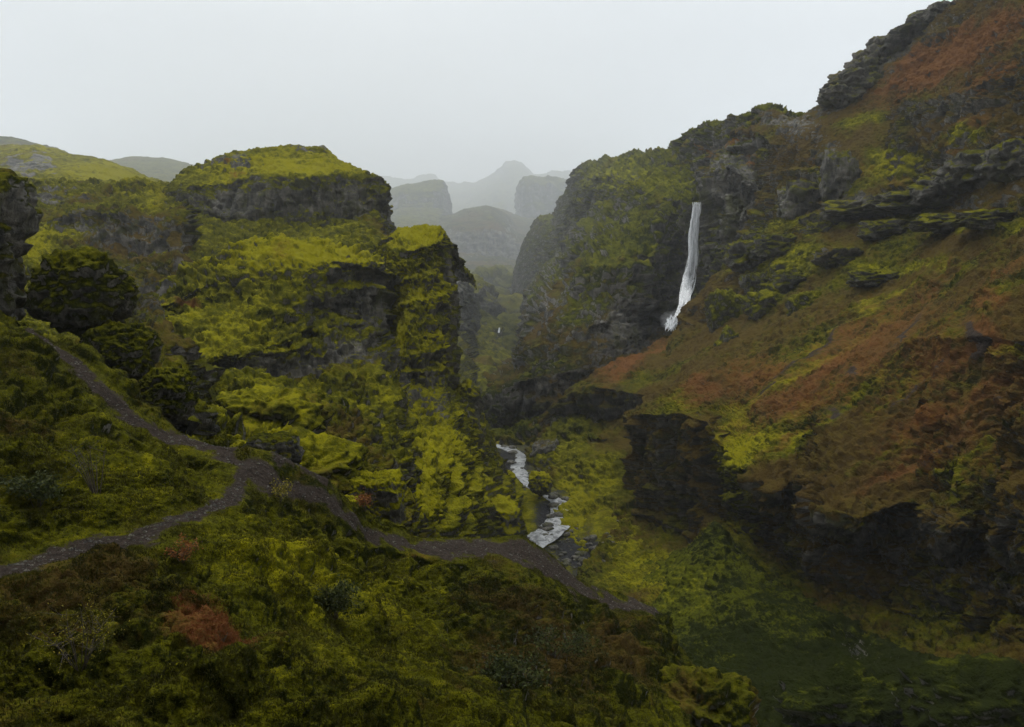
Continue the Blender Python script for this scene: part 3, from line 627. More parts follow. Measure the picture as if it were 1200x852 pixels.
# ------------------------------------------------------------------ foreground slope and trails
trail = (line([(-60,690,13.7),(0,668,12.4),(60,650,11.2),(120,638,9.3),(180,622,8.7),(230,606,8.7),(262,588,9.3),(284,565,12.4),(296,542,15.0)], 'dirt', 1.0) +
         line([(296,540,12.4),(255,522,8.7),(205,508,9.3),(160,490,9.3),(125,465,9.3),(95,440,8.7),(60,410,6.2),(36,385,5.6)], 'dirt', 1.0) +
         line([(296,545,16.1),(335,568,13.7),(380,580,11.2),(430,622,7.5),(500,638,7.5),(560,640,14),(600,642,15),(640,662,13),(690,696,10),(730,708,9),(765,714,8)], 'dirt', 1.0) +
         line([(330,530,12.4),(390,560,8.7),(440,575,6.2)], 'dirt', .9))
trail += [(15, 664, 46, 10, 'dirt', 1.0), (60, 652, 30, 9, 'dirt', .9)]
D = patch('near', [
    [(-300,420,62),(0,420,60),(160,500,56),(250,560,52),(380,600,52),(500,680,60),(610,690,66),(700,760,70),(770,800,72),(960,980,60)],
    [(-300,330,52),(-60,350,49),(0,362,47),(30,372,46),(60,392,45),(100,408,44.5),(130,432,44),(160,452,43.5),(200,490,43),(225,508,42),(250,518,41),(290,520,41),(320,522,42),(350,540,43),(380,556,44),(430,600,47),(500,624,50),(560,626,52),(610,628,54),(635,640,55),(660,662,56),(690,682,57),(730,696,59),(765,708,60),(800,770,58),(850,840,55),(960,960,48)],
    [(-300,345,46),(0,378,43),(30,392,42.5),(60,420,42),(100,450,41),(130,480,40),(160,504,39.5),(200,524,39),(225,535,38),(250,545,37.5),(290,562,37),(320,572,38),(350,588,40),(380,600,41),(430,634,44),(500,650,46),(560,652,48),(610,656,50),(635,666,51),(660,682,52),(690,702,53),(730,714,55),(765,720,56),(800,790,55),(850,860,52),(960,980,45)],
    [(-300,470,33),(0,480,33),(60,505,32.5),(120,530,32),(160,548,31.5),(200,568,31.5),(225,585,32),(250,600,32),(290,598,33),(320,610,34),(350,622,35.5),(380,636,37),(430,668,40),(500,692,42),(560,694,44),(610,690,46),(660,708,48),(700,728,50),(765,745,52),(800,830,50),(850,890,47),(960,1010,41)],
    [(-300,650,23),(0,655,23.5),(60,642,25),(120,628,26.5),(160,616,27.5),(200,606,28.5),(250,604,29.5),(290,624,29.5),(320,640,30),(380,668,32),(430,700,34),(500,730,36),(560,735,38),(610,735,40),(660,755,42),(700,775,43),(765,800,45),(850,930,40),(960,1060,35)],
    [(-300,690,21),(0,690,21),(60,675,22),(120,655,23.5),(200,628,26),(250,640,26),(320,670,26.5),(430,735,29),(500,760,31),(610,775,35),(700,820,38),(765,860,39),(850,980,35),(960,1100,31)],
    [(-300,760,17),(0,760,17),(120,730,18.5),(200,705,20),(320,730,21),(430,780,23),(500,810,24),(610,830,28),(700,880,30),(850,1040,28),(960,1160,26)],
    [(-300,880,11.5),(0,880,11.5),(120,870,12),(320,870,13),(500,890,15),(610,920,18),(700,980,20),(850,1160,19),(960,1260,18)],
    [('w',-22,4,-3.0),('w',-10,4,-4.0),('w',-4,4,-4.2),('w',2,4,-4.6),('w',10,5,-9),('w',18,6,-16)],
    [('w',-26,-4,-0.5),('w',-10,-4,-2.6),('w',-4,-4,-2.8),('w',2,-4,-3.0),('w',14,-3,-8),('w',24,-2,-15)],
    [('w',-44,-14,14),('w',-16,-14,16),('w',0,-14,16),('w',14,-14,12),('w',34,-14,2)],  # from here up: unseen overhanging cliff behind the camera, added to shade the foreground
    [('w',-54,-8,34),('w',-18,-8,36),('w',0,-8,36),('w',22,-8,32),('w',50,-8,20)],
    [('w',-64,3,60),('w',-20,3,62),('w',0,3,62),('w',30,3,58),('w',64,3,44)],
    [('w',-74,-30,84),('w',-20,-30,86),('w',0,-30,86),('w',36,-30,82),('w',80,-30,66)],
], L=7, amp=.75, strata=(0, 0), puff=(2.2, .5), terr=(.9, .10), fine=(.28, .06), seed=107, step=.85, warp=(1.6, 9),
   blobs=trail + [(250,730,70,32,'red',1.0,20),(230,740,40,24,'red',.9),(80,760,60,30,'red',.3),(430,585,20,8,'red',.5),(500,648,60,6,'red',.4),
                  (120,440,20,50,'hi',.1),(430,700,160,50,'hi',.22,15),(120,560,120,60,'hi',.15),(330,650,60,30,'hi',.25),(650,760,140,60,'hi',-.3),(560,700,60,30,'hi',-.2),(100,690,90,30,'hi',-.15),
                  (560,770,16,60,'bare',.3,-35),(640,760,90,60,'bare',.3)])
PN = D
isd = D[2][D[1]][:, :, 1].mean(1) > 0.62           # faces trodden bare become the path, the rest stays ground
for nm, mk in (('ground', ~isd), ('path', isd)):
    V, Fq, z, ba = compact(D[0], D[1][mk], D[2], D[3])
    tag(make_mesh(nm, V, Fq, M_near, z, ba), kind='structure')

# ------------------------------------------------------------------ boulders and knolls
boulder('boulder', 96, 342, 50, 104, 96, M_boul, 3, 'largest dark mossy boulder at the left, sloping, above the trail', level=6, block=.0, lump=.22, tilt=-.35, deep=.9, hi=.42, puff=.09)
boulder('boulder', 142, 416, 49, 78, 74, M_boul, 5, 'squat dark boulder hung with moss, just right of and below the largest boulder', level=6, block=.05, lump=.22, deep=.9, hi=.42, puff=.09)
boulder('boulder', 196, 463, 46.5, 66, 62, M_boul, 8, 'rounded dark boulder at the edge of the upper trail, lowest of the three big ones', level=6, block=.05, lump=.22, deep=.9, hi=.42, puff=.09)
boulder('rock_buttress', -74, 290, 50, 150, 190, M_boul, 12, 'near-black lichen-spotted rock buttress cut off by the left edge of the view', 'rock', level=6, block=.4, lump=.25, deep=1.2, hi=.3, bare=.75, strata=.1)
boulder('knoll', 318, 500, 76, 124, 96, M_bank, 15, 'low bright moss knoll behind the trail fork, below the broad crag', 'knoll', level=6, block=.0, lump=.3, deep=1.5, hi=.5, bare=.2, puff=.1)
boulder('outcrop', 318, 529, 45, 60, 40, M_boul, 18, 'bare dark brown rock outcrop right at the trail fork', 'rock', level=5, block=.4, lump=.25, deep=.8, bare=.9, hi=.3)
boulder('knoll', 350, 566, 58, 150, 90, M_bank, 21, 'long yellow moss ledge between the trail fork and the tall tower foot', 'knoll', level=6, block=.0, lump=.35, deep=1.3, hi=.5, bare=.2, puff=.1)
boulder('boulder', 440, 588, 57, 64, 66, M_bank, 24, 'blocky moss-capped boulder with a dark right side behind the trail', level=6, block=.7, lump=.2, deep=1.0, hi=.6, bare=.6)
boulder('boulder', 395, 600, 52, 50, 40, M_bank, 27, 'small rounded moss mound touching the upper edge of the trail', 'mound', level=5, block=.2, lump=.2, hi=.65)
boulder('mound', 578, 606, 140, 60, 46, M_bank, 33, 'bright moss mound at the stream bank, where the trail passes before the stream', 'mound', level=5, block=.3, lump=.25, hi=.85)

boulder('boulder', 818, 846, 46, 118, 110, M_boul, 41, 'moss-topped boulder rising from the dark ravine at the bottom edge', level=6, block=.15, lump=.3, deep=.9, hi=.36, bare=.5, puff=.09)
boulder('boulder', 1000, 835, 74, 150, 80, M_green, 43, 'large dark moss-topped block at lower right, below the long shadowed overhang', level=6, block=.15, lump=.35, deep=.8, hi=.42, bare=.5)
boulder('boulder', 1150, 832, 66, 180, 90, M_green, 45, 'broad dark block in the bottom right corner of the view', level=6, block=.2, lump=.35, deep=.8, hi=.4, bare=.5)
boulder('boulder', 850, 366, 243, 40, 46, M_boul, 47, 'blocky dark rock knob on the slope just right of the waterfall foot', level=5, block=.3, lump=.3, bare=.55)
boulder('boulder', 945, 366, 205, 36, 44, M_boul, 49, 'upright dark rock knob farther right of the waterfall, above the rusty slope', level=5, block=.3, lump=.3, bare=.55)
boulder('boulder', 900, 360, 226, 50, 34, M_boul, 51, 'low jagged dark rock between the two knobs right of the waterfall', level=5, block=.2, lump=.35, bare=.55)
boulder('boulder', 856, 412, 214, 34, 46, M_boul, 53, 'leaning dark rock slab on the rusty slope below the jagged rocks', level=5, block=.3, lump=.3, bare=.7, tilt=-.5)

def nearest(key, px, py, front=True):
    """the visible point of a finished formation nearest to a photo position"""
    p = PATCHES[key][0]; x, y = proj(p)
    d = np.hypot(x - px, y - py); m = np.where(d < 4.0)[0]
    if len(m) == 0: m = np.array([int(np.argmin(d))])
    i = m[np.argmin(p[m, 1])]
    return p[i], PATCHES[key][6][i]

# ------------------------------------------------------------------ water
def water_material(name, lo, hi, sc_, stretch, alpha=1.0):
    b = NB(name); geo = nn(b.t, 'ShaderNodeNewGeometry'); v = b.map(geo.outputs['Position'], stretch)
    n = b.noise(v, sc_, 7, 0.68, 1.4)
    bs = nn(b.t, 'ShaderNodeBsdfPrincipled'); b.link(b.mix(b.step(n, 0.36, 0.6), lo, hi), bs.inputs['Base Color'])
    bs.inputs['Roughness'].default_value = 0.35
    if alpha < 1:
        b.link(b.step(b.noise(v, sc_ * 1.9, 4, .7), 0.34, 0.52, alpha, .97), bs.inputs['Alpha']); bs.inputs['Roughness'].default_value = .7
    if alpha < 1:                              # aerated water scatters the sky from above
        va = nn(b.t, 'ShaderNodeVectorMath', operation='ADD'); b.link(geo.outputs['Normal'], va.inputs[0]); va.inputs[1].default_value = (0, 0, 1.3)
        vn = nn(b.t, 'ShaderNodeVectorMath', operation='NORMALIZE'); b.link(va.outputs[0], vn.inputs[0]); b.link(vn.outputs[0], bs.inputs['Normal'])
        b.link(bs.outputs[0], b.out.inputs[0]); return b.m
    bp = nn(b.t, 'ShaderNodeBump'); bp.inputs['Strength'].default_value = .6; bp.inputs['Distance'].default_value = .5; b.link(n, bp.inputs['Height']); b.link(bp.outputs[0], bs.inputs['Normal'])
    b.link(bs.outputs[0], b.out.inputs[0]); return b.m
M_fall = water_material('falling_water', (0.70, 0.72, 0.73), (0.93, 0.94, 0.95), 0.5, (2.2, 2.2, 0.16), 0.25)
M_river = water_material('stream_water', (0.02, 0.024, 0.025), (0.27, 0.28, 0.28), 0.5, (1, 1, 1))

fall = [(815.5,237),(815,252),(813.5,270),(811.5,290),(810,310),(807.5,325),(805,340),(801,355),(796.5,370),(791,384)]
fw = [4.2,4.2,4.6,5.0,5.8,6.4,5.6,4.6,4.6,5.6]
fp = []
for (x, y) in fall:
    ys = [nearest('wall', x + dx, y)[0][1] for dx in (-6, -3, 0, 3, 6)]
    fp.append(np.median(ys))
fp = np.minimum.accumulate(np.array(fp)); fp = np.convolve(np.pad(fp, 1, mode='edge'), [.25, .5, .25], 'valid')
rng = np.random.default_rng(5)
FV, FF = [], []
tt = np.linspace(0, 1, 60); ks = np.linspace(0, 1, len(fall))
cx = np.interp(tt, ks, [f[0] for f in fall]); cyy = np.interp(tt, ks, [f[1] for f in fall]); cw = np.interp(tt, ks, fw); cY = np.interp(tt, ks, fp)
for k in range(300):
    off = np.clip(rng.normal(0, .5), -1.1, 1.1); wd = rng.uniform(.25, .8); a0 = max(0, rng.uniform(-.15, .85)); a1 = min(1, a0 + rng.uniform(.15, .5))
    ph = rng.uniform(0, 50); dY = rng.uniform(4.0, 9.0); fan = rng.normal(0, .25)
    st = len(FV)
    sel = [i for i in range(60) if a0 <= tt[i] <= a1]
    for q, i in enumerate(sel):
        wig = .5 * math.sin(ph + tt[i] * 9) + .35 * math.sin(ph * 2 + tt[i] * 25) + .4 * math.sin(tt[i] * 17 + 1)
        x = cx[i] + cw[i] * (off + .35 * wig) + fan * cw[i] * tt[i]
        tap = min(1, q / 4 + .2, (len(sel) - 1 - q) / 4 + .2)
        for s in (-1, 0, 1):
            FV.append(unproj(x + s * wd * tap * (.6 + .6 * tt[i]), cyy[i], cY[i] - dY - (.45 if s == 0 else 0)))
    for q in range(len(sel) - 1):
        for s in (0, 1):
            e = st + q * 3 + s; FF.append((e, e + 3, e + 4, e + 1))
wf = bpy.data.objects.new('waterfall', None); COL.objects.link(wf)
c = make_mesh('falling_stream', np.array(FV), np.array(FF), M_fall); c.parent = wf
tag(wf, 'tall thin white waterfall dropping down the dark canyon wall', 'waterfall')
FV, FF = [], []
for k in range(46):                       # water breaking on the rocks at the foot
    x = 789 + rng.normal(0, 3); y = 381 + rng.normal(0, 3); ln = rng.uniform(4, 12); sl = rng.normal(-.2, .35); wd = rng.uniform(.4, 1.1); st = len(FV); Yk = cY[-1] - rng.uniform(5, 10)
    for q in range(5):
        t = q / 4; tap = math.sin(math.pi * (.15 + .8 * t))
        for s in (-1, 1): FV.append(unproj(x + sl * ln * t + s * wd * tap, y - ln * .6 + ln * t, Yk - t))
    for q in range(4): FF.append((st + q * 2, st + q * 2 + 2, st + q * 2 + 3, st + q * 2 + 1))
c = make_mesh('splash', np.array(FV), np.array(FF), M_fall); c.parent = wf

# drifting spray at the foot
b_ = NB('waterfall_spray'); pv = nn(b_.t, 'ShaderNodeVolumePrincipled'); pv.inputs['Density'].default_value = .035; pv.inputs['Color'].default_value = (.95, .96, .97, 1)
b_.link(pv.outputs[0], b_.out.inputs['Volume'])
V, Fq = ico(4); V = V * np.array((5.5, 3.5, 4.0)) * (1 + .25 * fbm(V * 1.2, 2, 3))[:, None] + unproj(790, 376, cY[-1] - 7)
c = make_mesh('spray', V, Fq, b_.m); c.parent = wf
def cascade(pts, Y, label, seed):
    rg = np.random.default_rng(seed); V, Q = [], []
    for k in range(14):
        off = rg.normal(0, .45); st = len(V); wd = rg.uniform(.25, .6); d = rg.uniform(0, 1.5)
        for (x, y, w_) in pts:
            for s in (-1, 1): V.append(unproj(x + off * w_ + s * wd * w_ * .5, y, Y - d))
        for q in range(len(pts) - 1): Q.append((st + q * 2, st + q * 2 + 2, st + q * 2 + 3, st + q * 2 + 1))
    return tag(make_mesh('cascade', np.array(V), np.array(Q), M_fall), label, 'waterfall')
cascade([(558,486,2.6),(557.5,492,3),(557,498,3.4),(557,504,3.8)], 205, 'small white cascade beside the pillar, upstream of the river bend', 3)
cascade([(585,384,.9),(584.5,387,1.1),(584,390,1.2)], 600, 'tiny distant white cascade deep in the misty canyon', 4)

rv = [(552,519,4),(575,523,5),(596,528,6),(611,535,6),(606,547,7),(612,558,8),(622,570,7),(640,580,6),(655,590,9),(660,603,12),(652,617,16),(634,630,19),(612,642,22),(585,660,22),(560,690,22)]
pyY = ([505,516,546,585,638,690,720],[262,245,211,188,168,150,140])
pts = []
for (x, y, hw) in rv:
    Yk = np.interp(y, *pyY); P = unproj(x, y, Yk); v = PATCHES['valley'][0]
    dd = np.hypot(v[:, 0] - P[0], v[:, 1] - P[1]); near_ = v[dd < hw * Yk / F * .8 + 1.0]
    pts.append((P[0], Yk, (np.percentile(near_[:, 2], 70) if len(near_) else P[2]), hw * Yk / F))
pts = np.array(pts); pts[:, 2] = np.maximum.accumulate(pts[::-1, 2])[::-1] + .3
s_ = np.linspace(0, len(pts) - 1, 220); pp = np.stack([np.interp(s_, np.arange(len(pts)), pts[:, k]) for k in range(4)], 1); pp = blur(pp, 0, 12)
tg = np.gradient(pp[:, :2], axis=0); tg /= np.linalg.norm(tg, axis=1, keepdims=True); pr = np.stack([-tg[:, 1], tg[:, 0]], 1)
NC = 16; V = []
for i in range(len(pp)):
    for j in range(NC + 1):
        t = j / NC * 2 - 1; hw = pp[i, 3] * 1.15
        V.append((pp[i, 0] + pr[i, 0] * hw * t, pp[i, 1] + pr[i, 1] * hw * t, pp[i, 2] - .25 * t * t))
V = np.array(V); V[:, 2] += .05 * fbm(V / 1.1, 3, 9); V[:, :2] += .5 * np.stack([perlin(V / 2.5, 3), perlin(V / 2.5, 4)], 1)
ii = np.arange(len(pp) * (NC + 1)).reshape(len(pp), NC + 1)
tag(make_mesh('river', V, np.stack([ii[:-1, :-1], ii[1:, :-1], ii[1:, 1:], ii[:-1, 1:]], -1).reshape(-1, 4), M_river), kind='structure')

# stones in and beside the stream
M_stone = ground_material('wet_stone', 0.5, rock=0.6, hi=-.1)
boulder('boulder', 633, 566, 188, 26, 26, M_bank, 61, 'green moss-capped boulder standing right in the stream', level=5, block=.1, lump=.25, hi=.75)
boulder('boulder', 592, 562, 198, 24, 20, M_bank, 63, 'mossy boulder at the left bank, upstream of the one in midstream', level=5, block=.2, lump=.25, hi=.7)
boulder('boulder', 640, 536, 218, 34, 40, M_stone, 65, 'dark angular boulder against the right bank at the narrowest bend', level=5, block=.3, lump=.25, hi=.4)
rs = random.Random(4)
proto = None
STN = [rock_shape((0, 0, 0), (1, .8, .6), 70 + k, block=.3, lump=.3, level=3, puff=.1) for k in range(4)]
meshes = []
for k, (V, Fq) in enumerate(STN):
    meshes.append((V, Fq))
vv = PATCHES['valley'][0]; vx, vy = proj(vv)
n_st = 0; stone_me = {}
while n_st < 110:
    if n_st < 60: x, y = rs.gauss(684, 22), rs.gauss(640, 20)
    else:
        i = rs.randrange(2, 12); x, y = rv[i][0] + rs.choice((-1, 1)) * rv[i][2] * rs.uniform(.45, 1.5), rv[i][1] + rs.uniform(-5, 5)
    i = int(np.argmin(np.hypot(vx - x, vy - y))); P = vv[i]; k = rs.randrange(4); s = rs.choice((.3, .4, .5, .7, 1.0)) * (1 if n_st < 60 else 1.3)
    if k not in stone_me:
        o = make_mesh('stone', meshes[k][0], meshes[k][1], M_stone, np.tile((0, 0, .35), (len(meshes[k][0]), 1)), np.full(len(meshes[k][0]), .9)); stone_me[k] = o
    else:
        o = stone_me[k].copy(); COL.objects.link(o)
    o.location = P; o.scale = (s, s, s); o.rotation_euler = (0, 0, rs.uniform(0, 6.3))
    tag(o, 'small dark wet stone lying on the gravel beside the stream', 'stone', 'dark stones along the stream'); n_st += 1

# ------------------------------------------------------------------ tufts of moss and grass on the near slope
def blade_material(name, lo, mid, hi, red=RED):
    b = NB(name)
    at = nn(b.t, 'ShaderNodeAttribute', attribute_name='zone'); sz = nn(b.t, 'ShaderNodeSeparateColor'); b.link(at.outputs['Color'], sz.inputs[0])
    c = b.mix(b.step(sz.outputs[1], 0.0, 0.5), lo, mid); c = b.mix(b.step(sz.outputs[1], 0.5, 1.0), c, hi)
    c = b.mix(sz.outputs[0], c, red)
    bs = nn(b.t, 'ShaderNodeBsdfPrincipled'); b.link(c, bs.inputs['Base Color']); bs.inputs['Roughness'].default_value = .8; bs.inputs['Specular IOR Level'].default_value = .2
    tr = nn(b.t, 'ShaderNodeBsdfTranslucent'); b.link(c, tr.inputs[0]); ms = nn(b.t, 'ShaderNodeMixShader'); ms.inputs[0].default_value = .3
    b.link(bs.outputs[0], ms.inputs[1]); b.link(tr.outputs[0], ms.inputs[2]); b.link(ms.outputs[0], b.out.inputs[0]); return b.m
M_tuft = blade_material('moss_blades', (0.015, 0.016, 0.003), (0.052, 0.050, 0.004), (0.130, 0.114, 0.007))
p, base, Q, z, ba, rvv, N = PATCHES['near']
ctr = p[Q].mean(1); e1 = p[Q[:, 2]] - p[Q[:, 0]]; e2 = p[Q[:, 3]] - p[Q[:, 1]]; ar = .5 * np.linalg.norm(np.cross(e1, e2), axis=1)
fn = N[Q].mean(1); fx, fy = proj(ctr); vis = (-(fn * ctr).sum(1) / np.linalg.norm(ctr, axis=1)) > -.15
ok = (ctr[:, 1] > 7) & (fx > -60) & (fx < 1000) & (fy < 900) & (fn[:, 2] > .15) & vis & (z[Q][:, :, 1].mean(1) < .5)
wt = np.where(ok, ar / np.maximum(ctr[:, 1], 10) ** 1.25, 0) * (.25 + sstep(-.2, .25, perlin(ctr / 1.4, 77)))
NB_ = 380000
rng = np.random.default_rng(11)
fi = rng.choice(len(Q), NB_, p=wt / wt.sum())
wq = rng.dirichlet((1, 1, 1, 1), NB_)
pos = (p[Q[fi]] * wq[:, :, None]).sum(1)
nrm = fn[fi] * .6 + np.array([0, 0, .7]) + rng.normal(0, .55, (NB_, 3)); nrm /= np.linalg.norm(nrm, axis=1, keepdims=True)
side = np.cross(nrm, rng.normal(0, 1, (NB_, 3))); side /= np.linalg.norm(side, axis=1, keepdims=True)
cl = sstep(-.3, .4, perlin(pos / 2.6, 88))
ln = (.03 + .06 * rng.random(NB_) ** 2 + .03 * cl) * (.7 + .012 * pos[:, 1]); wd = ln * .16 + .006
V = np.stack([pos - side * wd[:, None] - nrm * .02, pos + side * wd[:, None] - nrm * .02, pos + nrm * ln[:, None]], 1).reshape(-1, 3)
zr = z[Q[fi]].mean(1); tone = np.clip(.42 + .9 * (zr[:, 2] - .5) + .35 * (perlin(pos / 3.5, 5) + perlin(pos / .8, 6)) + rng.normal(0, .10, NB_), 0, 1)
redb = np.clip(sstep(.3, .7, zr[:, 0] + .5 * perlin(pos / .6, 9)), 0, .9)
za = np.repeat(np.stack([redb, tone, tone], 1), 3, axis=0)
o = make_mesh('grass', V, np.arange(NB_ * 3).reshape(-1, 3), M_tuft, za, None, smooth=False); tag(o, kind='stuff')

# ------------------------------------------------------------------ shrubs
M_stem = None
def stem_material():
    b = NB('shrub_bark'); geo = nn(b.t, 'ShaderNodeNewGeometry'); n = b.noise(geo.outputs['Position'], 30, 3)
    bs = nn(b.t, 'ShaderNodeBsdfPrincipled'); b.link(b.mix(n, (.03, .022, .016), (.09, .07, .05)), bs.inputs['Base Color']); bs.inputs['Roughness'].default_value = .9
    b.link(bs.outputs[0], b.out.inputs[0]); return b.m
M_stem = stem_material()
M_lf_dark = blade_material('dark_shrub_leaves', (0.018, 0.026, 0.008), (0.035, 0.046, 0.010), (0.075, 0.080, 0.014))
M_lf_yel = blade_material('yellow_shrub_leaves', (0.05, 0.05, 0.008), (0.16, 0.14, 0.012), (0.34, 0.27, 0.03))
M_lf_red = blade_material('rusty_shrub_leaves', (0.08, 0.03, 0.01), (0.20, 0.07, 0.02), (0.30, 0.13, 0.03))
def shrub(key, px, py, wpx, hpx, leaf, nleaf, seed, label, lsize=.055, nst=9):
    g, gn = nearest(key, px, py); s = g[1] / F; wr, hr = wpx * s / 2, hpx * s
    rg = np.random.default_rng(seed); SV, SF, LV, LZ = [], [], [], []
    tips = []
    def tube(a, bpt, r0, r1):
        st = len(SV); d = bpt - a; d /= np.linalg.norm(d) + 1e-9; u = np.cross(d, (.3, .2, 1.0)); u /= np.linalg.norm(u) + 1e-9; v = np.cross(d, u)
        for c_, r_ in ((a, r0), (bpt, r1)):
            for k in range(5): SV.append(c_ + r_ * (u * math.cos(k * 1.2566) + v * math.sin(k * 1.2566)))
        for k in range(5): SF.append((st + k, st + (k + 1) % 5, st + 5 + (k + 1) % 5, st + 5 + k))
    r = max(.012, .012 * hr)
    for k in range(nst):
        a = rg.uniform(0, 6.28); rr = rg.uniform(.2, 1.0); end = np.array((math.cos(a) * wr * rr, math.sin(a) * wr * rr, hr * rg.uniform(.55, 1.0)))
        A = np.array((math.cos(a) * .08 * wr, math.sin(a) * .08 * wr, -.15)); mid = A + (end - A) * .5 + np.array((0, 0, .12 * hr)) + rg.normal(0, .05 * wr, 3)
        tube(A, mid, r, r * .7); tube(mid, end, r * .7, r * .35); tips += [mid, end, (mid + end) / 2]
        for q in range(4):
            b0 = mid + (end - mid) * rg.uniform(0, .9); b1 = b0 + rg.normal(0, 1, 3) * np.array((.25 * wr, .25 * wr, .16 * hr)) + np.array((0, 0, .08 * hr)); tube(b0, b1, r * .45, r * .2); tips += [b1, (b0 + b1) / 2]
    tips = np.array(tips)
    root = bpy.data.objects.new('shrub', None); COL.objects.link(root); root.location = g
    sm = make_mesh('stem', np.array(SV), np.array(SF), M_stem); sm.parent = root
    if nleaf:
        c_ = tips[rg.integers(0, len(tips), nleaf)] + rg.normal(0, 1, (nleaf, 3)) * np.array((.13 * wr, .13 * wr, .09 * hr))
        n_ = rg.normal(0, 1, (nleaf, 3)) + np.array((0, 0, .8)); n_ /= np.linalg.norm(n_, axis=1, keepdims=True)
        u = np.cross(n_, rg.normal(0, 1, (nleaf, 3))); u /= np.linalg.norm(u, axis=1, keepdims=True); v = np.cross(n_, u)
        L_ = (lsize * rg.uniform(.6, 1.4, nleaf))[:, None]
        V = np.stack([c_ - u * L_, c_ - v * L_ * .5, c_ + u * L_, c_ + v * L_ * .5], 1).reshape(-1, 3)
        tn = np.repeat(np.clip(rg.normal(.5, .28, nleaf), 0, 1), 4)
        f = make_mesh('foliage', V, np.arange(nleaf * 4).reshape(-1, 4), leaf, np.stack([tn * 0, tn, tn], 1), None, smooth=False); f.parent = root
    return tag(root, label, 'shrub')
shrub('near', 116, 575, 60, 62, M_lf_dark, 160, 1, 'thin nearly bare shrub among moss on the left slope, between the two trails', .05, 8)
shrub('near', 45, 590, 70, 36, M_lf_dark, 1500, 2, 'dense near-black bush on the left slope beside the thin bare shrub', .07)
shrub('near', 95, 775, 110, 64, M_lf_yel, 700, 3, 'low twiggy shrub with scattered small yellow leaves near the bottom left', .024, 14)
shrub('near', 395, 722, 64, 36, M_lf_dark, 1600, 4, 'dark green bush on the mossy slope right of the red heath patch', .06)
shrub('near', 430, 592, 30, 20, M_lf_red, 500, 5, 'small rusty red shrub at the upper trail edge beside the blocky boulder', .06)
shrub('near', 330, 585, 34, 22, M_lf_yel, 500, 6, 'small yellowish shrub between the branches of the trail', .05)
shrub('near', 650, 765, 90, 26, M_lf_dark, 1500, 9, 'low dark leafy shrub below the right end of the sloping trail', .08)
shrub('near', 600, 800, 120, 30, M_lf_dark, 2000, 11, 'wide low dark bush on the near slope at the bottom centre', .08)
shrub('near', 215, 655, 40, 24, M_lf_red, 500, 12, 'small reddish shrub just below the lower trail', .04)

# loose gravel on the trodden trail
M_grav = ground_material('trail_gravel_cover', 0.1, rock=0.9, hi=-.3)
okp = (ctr[:, 1] > 10) & (z[Q][:, :, 1].mean(1) > .6) & (fx > -60) & (fx < 820)
wt = np.where(okp, ar / np.maximum(ctr[:, 1], 10), 0); NG = 5200
fi = rng.choice(len(Q), NG, p=wt / wt.sum()); wq = rng.dirichlet((1, 1, 1, 1), NG); pos = (p[Q[fi]] * wq[:, :, None]).sum(1)
OV = np.array([(1,0,0),(.2,.9,.1),(-.9,.3,0),(-.4,-.8,.1),(.5,-.7,-.1),(.1,.1,.7),(0,0,-.4)]); OF = np.array([(0,1,5),(1,2,5),(2,3,5),(3,4,5),(4,0,5)])
sz_ = (.02 + .075 * rng.random(NG) ** 3)[:, None, None]; an = rng.uniform(0, 6.28, NG); ca, sa = np.cos(an), np.sin(an)
q = np.tile(OV, (NG, 1, 1)) * (1 + .25 * rng.normal(0, 1, (NG, 7, 1)))
q = np.stack([q[..., 0] * ca[:, None] - q[..., 1] * sa[:, None], q[..., 0] * sa[:, None] + q[..., 1] * ca[:, None], q[..., 2]], -1) * sz_ + pos[:, None]
Fg = (np.arange(NG)[:, None, None] * 7 + OF[None]).reshape(-1, 3)
zg = np.zeros((NG * 7, 3)); zg[:, 2] = .3
tag(make_mesh('gravel', q.reshape(-1, 3), Fg, M_grav, zg, np.ones(NG * 7), smooth=False), kind='stuff')

for k, (x, y, Y, wp, hp) in enumerate([(984,110,305,40,22),(998,96,312,50,26),(1022,76,318,46,34),(1046,56,318,50,28),(1072,38,312,52,26),(1100,18,306,50,26)]):
    boulder('crag', x, y + 4, Y - 6, wp, hp, M_crag, 81 + k, 'grey rock crag breaking the skyline at the top of the steep right hillside', 'crag', 'crags along the right skyline', level=5, block=.35, lump=.35, bare=.75, tilt=-.35, strata=.12, hi=.45)
for k, (x, y, Y, wp, hp) in enumerate([(940,236,268,50,40),(985,214,254,34,60),(1008,246,236,70,20),(1062,238,222,80,22),(1104,226,208,60,34),(1150,204,192,70,40),(1192,190,176,60,40)]):
    boulder('crag', x, y, Y, wp, hp, M_crag, 91 + k, 'dark rock crag in the broken band crossing the upper right hillside', 'crag', 'crags in the dark band', level=5, block=.4, lump=.35, bare=.7, strata=.12, hi=.5, tilt=-.15)

boulder('cliff', 654, 256, 5200, 96, 84, M_far, 102, 'blue-grey cliff fading into mist directly left of the canyon wall', 'cliff', level=6, block=.55, lump=.2, bare=.5, strata=.0, deep=1.4, puff=.05)

for k, (x, y, Y, wp, hp) in enumerate([(874,300,262,40,30),(912,288,252,44,24),(932,330,226,40,28),(984,302,214,48,22),(1040,268,214,50,20),(1104,262,188,56,20),(1156,258,166,60,20),(888,334,246,30,26),(1022,326,190,44,18),(962,276,246,40,24)]):
    boulder('crag', x, y, Y, wp, hp, M_crag, 111 + k, 'mossy dark rock knob on the stepped slope between the waterfall and the right edge', 'crag', 'rock knobs on the stepped slope', level=5, block=.3, lump=.4, bare=.55, strata=.08, hi=.5)
